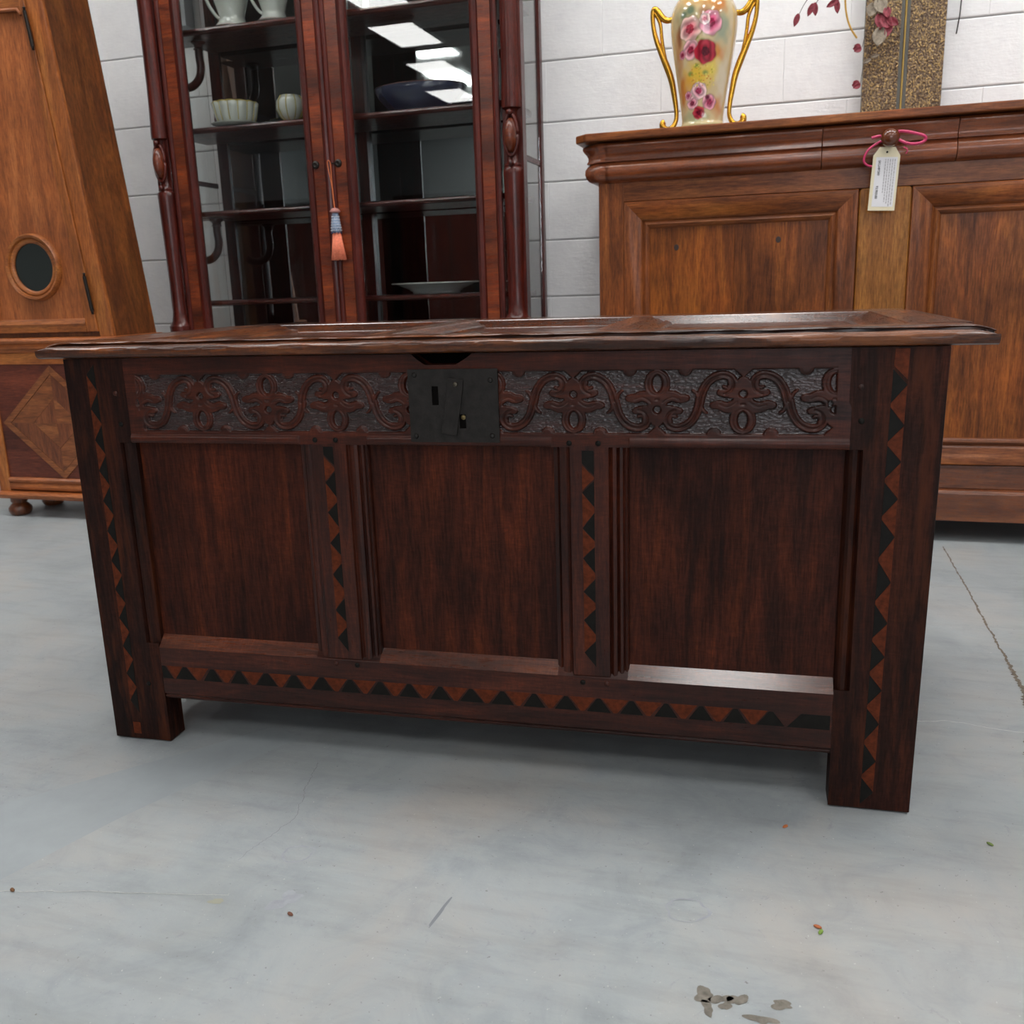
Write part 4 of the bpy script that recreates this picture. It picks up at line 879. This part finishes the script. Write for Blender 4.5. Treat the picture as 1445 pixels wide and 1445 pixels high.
def gdoor(a0, a1, nm):
    """glazed door between a0..a1"""
    z0, z1 = 0.606, TOPZ-0.115; sw = 0.092
    root = MB().box(a0+sw-0.004, a1-sw+0.004, G+0.010, G+0.0135, z0+0.05, z1-0.08).build('glazed_door', GLASS, dc, at=DA)
    def st(x0, x1, inner):
        # profile across width: flat veneer field plus rounded inner moulding
        if inner > 0:
            pr = [(x0, G+0.02), (x0, G-0.002), (x0+0.008, G-0.006), (x0+0.016, G-0.004), (x0+0.019, G+0.001), (x1-0.030, G+0.001), (x1-0.027, G-0.006), (x1-0.014, G-0.008), (x1-0.004, G+0.0), (x1, G+0.010), (x1, G+0.02)]
            v0, v1 = x0+0.020, x1-0.031
        else:
            pr = [(x1, G+0.02), (x1, G-0.002), (x1-0.008, G-0.006), (x1-0.016, G-0.004), (x1-0.019, G+0.001), (x0+0.030, G+0.001), (x0+0.027, G-0.006), (x0+0.014, G-0.008), (x0+0.004, G+0.0), (x0, G+0.010), (x0, G+0.02)][::-1]
            v0, v1 = x0+0.031, x1-0.020
        MB().prism(pr, z0, z1, 'z').build('door_stile', MAH('Z'), root, smooth='auto', bev=0.0008)
        MB().box(v0, v1, G-0.0015, G+0.002, z0+0.02, z1-0.02).build('veneer_strip', BURL('Z'), root)
    st(a0, a0+sw, 1); st(a1-sw, a1, -1)
    MB().box(a0+sw-0.01, a1-sw+0.01, G-0.004, G+0.02, z0, z0+0.050).build('door_rail', MAH('X'), root, bev=0.003); MB().box(a0+sw-0.01, a1-sw+0.01, G-0.004, G+0.02, z1-0.085, z1).build('door_rail', MAH('X'), root, bev=0.003)
    return root
def glass_mat():
    m, nt, b = newmat('clear_glass'); b.inputs['Base Color'].default_value = (0.93, 0.96, 0.95, 1)
    b.inputs['Transmission Weight'].default_value = 1.0; b.inputs['Roughness'].default_value = 0.0; b.inputs['IOR'].default_value = 1.45
    return m
GLASS = glass_mat()
gd1 = gdoor(-1.010, -0.3855, 'l'); gd2 = gdoor(-0.3845, 0.222, 'r')
for gd, a in ((gd1, -0.438), (gd2, -0.353)):
    e = MB().lathe([(0.003, G-0.007), (0.007, G-0.009), (0.0125, G-0.006), (0.0135, G-0.001)], a, 0, 20, ax='y', zc=1.201).build('keyhole', DKIRON, gd, smooth='auto')
for a0, a1 in ((-1.014, -1.000), (0.264, 0.280)): D('side_frame', MB().box(a0, a1, GB-0.030, GB, 0.605, TOPZ-0.10), MAH('Z'), bev=0.001)
for a in (-1.030, 0.270):
    sg = D('side_glass', MB().box(a-0.0015, a+0.0015, G+0.048, GB-0.031, 0.62, TOPZ-0.12), GLASS)
    D('side_rail', MB().box(a-0.010, a+0.012, G+0.045, GB-0.031, 0.605, 0.63), MAH('Y'))
    D('side_rail', MB().box(a-0.004, a+0.006, G+0.045, GB-0.031, 1.183, 1.200), MAH('Y'))
MIRR = plain('silvered_mirror', 'a8acac', 0.03, metal=1.0)
D('mirror_back', MB().box(-0.990, 0.188, GB-0.022, GB-0.018, 0.62, TOPZ-0.13), MIRR); D('back_board', MB().box(-0.995, 0.193, GB-0.017, GB-0.005, 0.61, TOPZ-0.12), MAH('Z'))
for a in (-1.000, 0.170): D('back_stile', MB().box(a, a+0.03, GB-0.03, GB-0.015, 0.605, TOPZ-0.12), MAH('Z'))
D('back_stile', MB().box(-0.415, -0.375, GB-0.045, GB-0.022, 0.605, TOPZ-0.12), MAH('Z'))
SH = [(1.683, 0.022), (1.361, 0.020), (1.076, 0.018), (0.760, 0.018), (1.995, 0.02)]
for z, t in SH: D('shelf', MB().prism([(G+0.04, z-t/2), (G+0.043, z-1*0.003), (G+0.048, z), (GB-0.05, z), (GB-0.05, z-t), (G+0.048, z-t), (G+0.043, z-t+0.003)], -1.045 if z < 1.6 and z != 1.076 else -0.985, 0.250, 'x'), MAH('X'), bev=0.001)
for z in (1.683, 1.076):   # C-scroll supports under the shelves
    zt_ = z-0.020; c = 3.18
    b_ = D('shelf_bracket', MB().tube(chaikin([(-0.935, c, zt_-0.018), (-0.937, c, zt_-0.05), (-0.932, c, zt_-0.085), (-0.942, c, zt_-0.120), (-0.970, c, zt_-0.145), (-1.010, c, zt_-0.150), (-1.045, c, zt_-0.135)], 3), 0.0145, 12), MAH('Z'), smooth=True)
    MB().lathe([(0.020, zt_-0.026), (0.015, zt_-0.020), (0.017, zt_-0.012), (0.026, zt_-0.006), (0.026, zt_)], -0.935, c, 16).build('capital', MAH('Z'), b_, smooth='auto')
    MB().box(-1.052, -0.90, c-0.04, c+0.06, zt_, zt_+0.004).build('shelf_pad', MAH('X'), b_)
    MB().tube(chaikin([(0.150, c, zt_-0.018), (0.150, c, zt_-0.06), (0.160, c, zt_-0.120), (0.185, c, zt_-0.150), (0.235, c, zt_-0.140)], 3), 0.0145, 12).build('scroll', MAH('Z'), b_, smooth=True)
# tassel on the key
ts = thing('key_tassel', W(-0.372, G-0.020, 1.19), 'salmon pink tassel hanging from the cabinet door key', 'tassel', TH)
SAL = plain('salmon_thread', 'e88464', 0.7, bmp=0.5, bs=200, var=0.2); BLU = plain('blue_grey_beads', '7f8fa6', 0.4, bmp=0.6, bs=200, var=0.5); NAV = plain('navy_bead', '2c3350', 0.3); BEA = plain('pale_bead', 'c6c9ce', 0.25)
cd_ = MB().tube(chaikin([(0.002, 0, -0.135), (-0.001, 0, -0.08), (-0.004, 0, -0.045), (-0.012, 0, 0.0), (-0.012, -0.002, 0.016), (-0.006, -0.004, 0.020), (0.0, -0.002, 0.014), (-0.001, 0, -0.03), (0.000, 0, -0.08), (0.003, 0, -0.135)], 3), 0.0016, 6).build('cord', plain('orange_cord', 'c86a3c', 0.6), ts, smooth=True)
MB().tube([(0.006, 0.014, 0.011), (-0.004, -0.001, 0.011)], 0.002, 8).build('key', DKIRON, ts)
MB().lathe([(0.001, -0.133), (0.012, -0.137), (0.019, -0.146), (0.014, -0.150), (0.001, -0.150)], 0.003, 0, 20).build('cap', plain('rose_cap', 'b07870', 0.7, bmp=0.6, bs=220), ts, smooth=True)
MB().lathe([(0.010, -0.149), (0.011, -0.160), (0.015, -0.180), (0.0165, -0.200), (0.015, -0.214), (0.010, -0.216)], 0.003, 0, 20).build('beaded_net', BLU, ts, smooth=True)
bd = MB()
for r_i in range(6):
    for k in range(14):
        t = 2*PI*(k+0.5*(r_i % 2))/14; z = -0.163-r_i*0.009; r = 0.012+0.0012*r_i
        bd.lathe([(0.0004, z-0.0022), (0.0022, z), (0.0004, z+0.0022)], 0.003+r*math.cos(t), r*math.sin(t), 6)
bd.build('bead', BEA, ts, smooth=True, kind='stuff')
bd = MB()
for k in range(9):
    t = 2*PI*k/9; bd.lathe([(0.0004, -0.2195), (0.003, -0.216), (0.0004, -0.212)], 0.003+0.017*math.cos(t), 0.017*math.sin(t), 8)
bd.build('bead', NAV, ts, smooth=True, kind='stuff')
sk = MB()
for k in range(60):
    t = 2*PI*k/60; r0 = 0.013*random.uniform(0.6, 1); r1 = 0.026*random.uniform(0.75, 1.05); sk.tube([(0.003+r0*math.cos(t), r0*math.sin(t)*0.8, -0.205), (0.004+r1*0.75*math.cos(t), r1*0.6*math.sin(t), -0.265), (0.005+r1*math.cos(t), r1*0.75*math.sin(t), -0.305+random.uniform(-0.002, 0.002))], 0.0018, 5)
sk.build('skirt', SAL, ts, smooth=True, kind='stuff')

# china in the cabinet ------------------------------------------------
CH = plain('white_china', 'c9cbc2', 0.15, coat=0.4); CHG = plain('gilt_china', 'b9a44a', 0.3); CHP = plain('pale_pink_china', 'c8b4ae', 0.2, coat=0.4)
def ribbed(prof, cx, cy, n=12, amp=0.06, seg=96):
    rings = []
    for r, h in prof: rings.append([(cx+r*(1+amp*abs(math.sin(n*PI*k/seg)))*math.cos(2*PI*k/seg), cy+r*(1+amp*abs(math.sin(n*PI*k/seg)))*math.sin(2*PI*k/seg), h) for k in range(seg)])
    return MB().loft(rings)
bw = thing('china_bowl', W(-0.800, 3.165, 1.361), 'white ribbed china bowl with gilt rim on a saucer, in the cabinet\'s left side', 'bowl', TH)
ribbed([(0.05, 0.012), (0.062, 0.018), (0.069, 0.035), (0.074, 0.060), (0.078, 0.080), (0.075, 0.080), (0.068, 0.04), (0.05, 0.022)], 0, 0, 14).build('bowl', CH, bw, smooth=True)
MB().lathe([(0.03, 0.0), (0.05, 0.003), (0.085, 0.011), (0.088, 0.013), (0.05, 0.008), (0.02, 0.006)], 0, 0, 40).build('saucer', CH, bw, smooth=True)
for k in range(14):
    t = 2*PI*k/14; MB().tube([(0.0655*math.cos(t), 0.0655*math.sin(t), 0.020), (0.0705*math.cos(t), 0.0705*math.sin(t), 0.035), (0.0755*math.cos(t), 0.0755*math.sin(t), 0.060), (0.0795*math.cos(t), 0.0795*math.sin(t), 0.080)], 0.0016, 5).build('gilt_rib', CHG, bw)
MB().tube([(0.0795*math.cos(2*PI*k/48), 0.0795*math.sin(2*PI*k/48), 0.0815+0.0012*math.sin(14*2*PI*k/48)) for k in range(49)], 0.0022, 6).build('gilt_rim', CHG, bw, smooth=True)
cu = thing('china_cup', W(-0.573, 3.155, 1.361), 'upturned white and gilt china cup beside the cabinet\'s centre stile', 'cup', TH)
ribbed([(0.016, 0.0), (0.020, 0.004), (0.036, 0.020), (0.047, 0.045), (0.045, 0.070), (0.034, 0.088), (0.031, 0.088), (0.020, 0.05), (0.01, 0.02)], 0, 0, 9).build('bowl', CH, cu, smooth=True)
for k in range(9):
    t = 2*PI*k/9; MB().tube([(0.0215*math.cos(t), 0.0215*math.sin(t), 0.005), (0.038*math.cos(t), 0.038*math.sin(t), 0.020), (0.049*math.cos(t), 0.049*math.sin(t), 0.045), (0.047*math.cos(t), 0.047*math.sin(t), 0.07), (0.036*math.cos(t), 0.036*math.sin(t), 0.088)], 0.0016, 5).build('gilt_rib', CHG, cu)
def jug(a, d, sc, lab):
    j = thing('china_jug', W(a, d, 1.683), lab, 'jug', TH)
    pr = [(0.055, 0.0), (0.058, 0.006), (0.045, 0.020), (0.040, 0.035), (0.050, 0.070), (0.062, 0.11), (0.058, 0.15), (0.042, 0.19), (0.040, 0.22), (0.048, 0.24), (0.045, 0.24), (0.035, 0.20)]
    MB().lathe([(r*sc, h*sc) for r, h in pr], 0, 0, 32).build('body', CH, j, smooth=True)
    MB().tube(chaikin([(-0.040*sc, 0, 0.21*sc), (-0.085*sc, 0, 0.20*sc), (-0.105*sc, 0, 0.15*sc), (-0.090*sc, 0, 0.09*sc), (-0.060*sc, 0, 0.045*sc), (-0.042*sc, 0, 0.035*sc)], 3), 0.006*sc, 8).build('handle', CH, j, smooth=True)
    MB().tube([(0.058*sc*math.cos(2*PI*k/32), 0.058*sc*math.sin(2*PI*k/32), 0.004) for k in range(33)], 0.002, 6).build('foot_rim', CHP, j, smooth=True)
jug(-0.775, 3.16, 1.05, 'pale china jug with looped handle, left one on the cabinet\'s top visible shelf'); jug(-0.605, 3.15, 0.95, 'pale china jug nearest the centre stile on the top visible shelf')
dd = thing('oval_dish', W(-0.100, 3.20, 1.361), 'large dark blue oval dish on the cabinet\'s right hand shelf', 'dish', TH)
NAVY = plain('navy_glaze', '2c3048', 0.2, coat=0.4); MB().lathe([(0.10, 0.0), (0.103, 0.006), (0.115, 0.014), (0.150, 0.052), (0.163, 0.080), (0.160, 0.082), (0.145, 0.060), (0.11, 0.02), (0.05, 0.016)], 0, 0, 64, sy=0.7).build('dish', NAVY, dd, smooth=True)
MB().lathe([(0.158, 0.081), (0.161, 0.083), (0.1635, 0.080), (0.161, 0.079)], 0, 0, 64, sy=0.7).build('rim', plain('brown_rim', '6e4c46', 0.25, coat=0.3), dd, smooth=True)
pl = thing('china_platter', W(-0.078, 3.20, 0.760), 'white oval china platter with scalloped rim on the cabinet\'s lowest visible shelf', 'platter', TH)
GW = plain('grey_white_china', 'a6aaa8', 0.2, coat=0.4); MB().lathe([(0.085, 0.0), (0.090, 0.005), (0.088, 0.008), (0.098, 0.012), (0.100, 0.016), (0.150, 0.034), (0.166, 0.037), (0.164, 0.040), (0.145, 0.038), (0.095, 0.018), (0.05, 0.014)], 0, 0, 64, sy=0.65).build('plate', GW, pl, smooth=True)
ribbed([(0.158, 0.0365), (0.163, 0.0355), (0.166, 0.0385), (0.160, 0.0400)], 0, 0, 20, 0.02).build('rim', CH, pl, smooth=True).scale = (1, 0.65, 1)

# power outlet on the wall
ou = thing('power_outlet', W(-1.125, WD-0.06, 1.83), 'white surface mounted power outlet box seen through the cabinet\'s upper left glass', 'outlet', TH)
MB().box(-0.035, 0.022, 0.0, 0.058, -0.055, 0.11).build('box', PLW, ou, bev=0.003)
for z in (0.0, 0.055): MB().box(-0.022, 0.008, -0.003, 0.0, z-0.015, z+0.015).build('socket', CH, ou, bev=0.002)

# ================================================================ TAPERED CUPBOARD (left)
UO = (-1.372, 2.72)
ub = thing('tapered_cupboard', W(*UO), 'golden brown tapered cupboard with round porthole and diamond parquetry base at far left', 'cupboard', TH)
UA = (0, -2.72, 0); UF = 2.72; UB = 2.955
def U(name, mb, mat, parent=ub, **k): return mb.build(name, mat, parent, at=UA if parent is ub else (0, 0, 0), **k)
hw = lambda z: 0.287-(z-0.661)*0.1028        # outer half width
hd_ = lambda z: 0.227-(z-0.73)*0.1100        # door half width
hp_ = lambda z: 0.185-(z-0.715)*0.0866       # panel half width
ZT = 1.93
def slab(f, z0, z1, y0, y1):
    return MB().add([(-f(z0), y0, z0), (f(z0), y0, z0), (f(z0), y1, z0), (-f(z0), y1, z0), (-f(z1), y0, z1), (f(z1), y0, z1), (f(z1), y1, z1), (-f(z1), y1, z1)], [(0, 1, 2, 3), (4, 7, 6, 5), (0, 4, 5, 1), (1, 5, 6, 2), (2, 6, 7, 3), (3, 7, 4, 0)])
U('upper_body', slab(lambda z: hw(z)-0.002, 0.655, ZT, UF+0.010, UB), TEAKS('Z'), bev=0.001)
def strip(f0, f1, z0, z1, s, y0, y1):
    a = [(s*f0(z0), z0), (s*f1(z0), z0), (s*f1(z1), z1), (s*f0(z1), z1)]
    return MB().prism(a, y0, y1, 'y')
for s in (-1, 1):
    U('front_stile', strip(hd_, hw, 0.655, ZT, s, UF, UF+0.012), TEAK('Z'), bev=0.0015)
    U('side_edge', strip(lambda z: hw(z)-0.003, lambda z: hw(z)+0.0015, 0.655, ZT, s, UF+0.003, UF+0.016), TEAK('Z'), bev=0.001)
door_u = U('door', slab(hp_, 0.712, 1.692, UF+0.004, UF+0.010), TEAKR('Z'))
for s in (-1, 1): strip(hp_, lambda z: hd_(z)-0.001, 0.672, 1.80, s, UF-0.006, UF+0.010).build('door_stile', TEAK('Z'), door_u, bev=0.002)
MB().prism([(UF+0.004, 0.718), (UF-0.004, 0.712), (UF-0.010, 0.700), (UF-0.006, 0.692), (UF-0.006, 0.672), (UF+0.010, 0.672), (UF+0.010, 0.718)], -hp_(0.70), hp_(0.70), 'x').build('door_rail', TEAK('X'), door_u, bev=0.001)
MB().prism([(-hp_(1.68), 1.678), (-hp_(1.68)+0.01, 1.688), (-0.06, 1.690), (0, 1.692), (0.06, 1.690), (hp_(1.68)-0.01, 1.688), (hp_(1.68), 1.678), (hp_(1.68), 1.80), (-hp_(1.68), 1.80)], UF-0.006, UF+0.010, 'y').build('door_rail', TEAK('X'), door_u, bev=0.002)
MB().tube([(-hp_(1.69)+0.002, UF-0.004, 1.676), (-hp_(1.69)+0.012, UF-0.006, 1.692), (0.0, UF-0.006, 1.697), (hp_(1.69)-0.012, UF-0.006, 1.692), (hp_(1.69)-0.002, UF-0.004, 1.676)], 0.006, 8).build('arch_moulding', TEAKR('X'), door_u, smooth=True)
MB().prism([(-0.17, 1.80), (0.17, 1.80), (0.16, ZT), (-0.16, ZT)], UF, UF+0.01, 'y').build('frieze', TEAK('X'), ub, at=UA)
# porthole
def ring(r0, r1, y, name, mat, parent, prof=None, zc=0.893):
    pr = prof or [(r0, UF+0.006), (r0, UF-0.004), (r0+0.005, UF-0.009), ((r0+r1)/2-0.004, UF-0.010), ((r0+r1)/2, UF-0.006), ((r0+r1)/2+0.003, UF-0.013), (r1-0.005, UF-0.016), (r1, UF-0.008), (r1+0.001, UF+0.006)]
    rings = []
    for k in range(64):
        t = 2*PI*k/64; rings.append([(r*math.cos(t), y_, zc+r*math.sin(t)) for r, y_ in pr])
    rings.append(rings[0]); return MB().loft(rings, close=True, caps=False).build(name, mat, parent, smooth='auto')
pf = ring(0.0800, 0.1120, 0, 'porthole_frame', TEAK('X'), door_u)
MB().lathe([(0.001, UF+0.0005), (0.0805, UF+0.0005), (0.0805, UF+0.0035), (0.001, UF+0.0035)], 0, 0, 48, ax='y', zc=0.893).build('porthole_glass', plain('dark_mirror_glass', '2c322e', 0.08, metal=0.6, coat=0.6, bmp=0.02, bs=10), pf, smooth='auto')
# hinges
for z0, z1 in ((1.572, 1.690), (0.735, 0.862)):
    h0, h1 = hd_(z0)-0.0, hd_(z1)-0.0
    hg = MB().tube([(h0, UF-0.012, z0+0.006), (h1, UF-0.012, z1-0.006)], 0.0062, 10).build('hinge', DKIRON, door_u, smooth='auto')
    for (h_, z_) in ((h0, z0), (h1, z1)):
        MB().lathe([(0.001, z_-0.006), (0.005, z_-0.004), (0.0035, z_), (0.006, z_+0.003), (0.003, z_+0.006)], h_, UF-0.012, 10).build('finial', DKIRON, hg, smooth=True)
# crown
U('cornice', MB().box(-0.23, 0.23, UF-0.055, UB+0.02, ZT, ZT+0.035), TEAK('X'), bev=0.008, seg=3)
U('crest', MB().box(-0.19, 0.19, UF-0.03, UB, ZT+0.035, ZT+0.09), TEAKS('X'), bev=0.004)
# waist and base
U('waist_moulding', MB().prism([(UF-0.010, 0.655), (UF-0.022, 0.652), (UF-0.026, 0.645), (UF-0.022, 0.638), (UF-0.012, 0.634), (UF-0.016, 0.624), (UF-0.016, 0.618), (UF-0.008, 0.612), (UF-0.008, 0.604), (UF+0.002, 0.600), (UB, 0.600), (UB, 0.655)], -0.312, 0.312, 'x'), TEAKR('X'), bev=0.001)
U('waist_rail', MB().box(-0.300, 0.300, UF-0.002, UB, 0.562, 0.601), TEAK('X'), bev=0.001)
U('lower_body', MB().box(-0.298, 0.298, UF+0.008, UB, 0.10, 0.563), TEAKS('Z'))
for s in (-1, 1): U('lower_stile', MB().box(min(s*0.252, s*0.302), max(s*0.252, s*0.302), UF-0.004, UF+0.010, 0.096, 0.563), TEAK('Z'), bev=0.002)
lp = U('lower_panel', MB().box(-0.252, 0.252, UF+0.002, UF+0.009, 0.145, 0.563), wood('red_panel_veneer', '3e1b12', '5c2a1b', '743a26', 'X', rough=0.4, coat=0.15, grain=0.5, fig=0.4, bmp=0.08))
lp['label'] = 'panel with diamond parquetry'
# diamond parquetry: border strips plus quadrant pieces
cz, ry, rx = 0.351, 0.205, 0.238
def dia(u, v): return (rx*u, cz+ry*v)
def parq(pts, mat, y=0.0005): MB().prism(pts, UF-y, UF+0.003, 'y').build('veneer_piece', mat, lp, bev=0.0003, seg=1)
DIAG = [wood('parquet_a', '5a2f18', '804a28', '9c6238', 'X', grain=0.8, fig=0.2), wood('parquet_b', '4a2414', '6e3c22', '8a5230', 'Z', grain=0.8, fig=0.2)]
cor = [(0, 1), (1, 0), (0, -1), (-1, 0)]
for i in range(4):
    A, B = cor[i], cor[(i+1) % 4]; k = 0.86
    parq([dia(*A), dia(*B), dia(B[0]*k, B[1]*k), dia(A[0]*k, A[1]*k)], DIAG[0], 0.002)
    k2 = 0.44
    parq([dia(A[0]*k*.99, A[1]*k*.99), dia(B[0]*k*.99, B[1]*k*.99), dia(B[0]*k2, B[1]*k2), dia(A[0]*k2, A[1]*k2)], DIAG[(i+1) % 2], 0.001)
    parq([dia(A[0]*k2*.99, A[1]*k2*.99), dia(B[0]*k2*.99, B[1]*k2*.99), dia(0, 0)], DIAG[i % 2], 0.0014)
U('panel_moulding', MB().prism([(UF+0.006, 0.150), (UF-0.004, 0.148), (UF-0.010, 0.141), (UF-0.008, 0.133), (UF-0.002, 0.129), (UF-0.006, 0.122), (UF-0.008, 0.114), (UF-0.004, 0.104), (UF+0.008, 0.098), (UF+0.008, 0.150)], -0.252, 0.252, 'x'), TEAKR('X'), bev=0.0008)
U('base_moulding', MB().prism([(UF-0.004, 0.0965), (UF-0.018, 0.094), (UF-0.024, 0.086), (UF-0.020, 0.078), (UF-0.010, 0.073), (UF-0.008, 0.068), (UB, 0.068), (UB, 0.0965)], -0.318, 0.318, 'x'), TEAKR('X'), bev=0.0008)
for s in (-1, 1):
    for d in (UF+0.025, UB-0.045):
        U('bun_foot', MB().lathe([(0.026, 0.0), (0.036, 0.006), (0.041, 0.018), (0.040, 0.030), (0.030, 0.042), (0.025, 0.047), (0.030, 0.053), (0.030, 0.069)], s*0.250, d, 24), WALD('Z'), smooth='auto')

# ================================================================ crumbs on the floor
def crumb(x, y, col, lab, r=0.004):
    o = MB().lathe([(0.0005, 0.0), (r, 0.0006), (r*0.8, 0.002), (0.0005, 0.0026)], 0, 0, 7, sx=1.4, sy=0.7).build('leaf_crumb', plain('crumb_'+col, col, 0.8), None)
    o.location = (x, y, 0.0006); o.rotation_euler = (0, 0, random.uniform(0, 3)); tag(o, lab, 'debris')
crumb(1.165, -0.069, 'b5693c', 'orange brown crumb on the floor in front of the coffer\'s right foot')
crumb(1.199, -0.295, '6f8a3a', 'green leaf crumb on the open floor, nearest the lower right')
crumb(1.196, -0.286, 'a8603a', 'small brown crumb just behind the green leaf crumb')
crumb(1.440, -0.060, '6d7f45', 'tiny green crumb on the floor right of the coffer')
crumb(0.540, -0.395, '6b4636', 'dark brown crumb on the floor at lower left centre')
crumb(0.140, -0.425, '6b4a2e', 'brown crumb beside the pale crack at the far left')
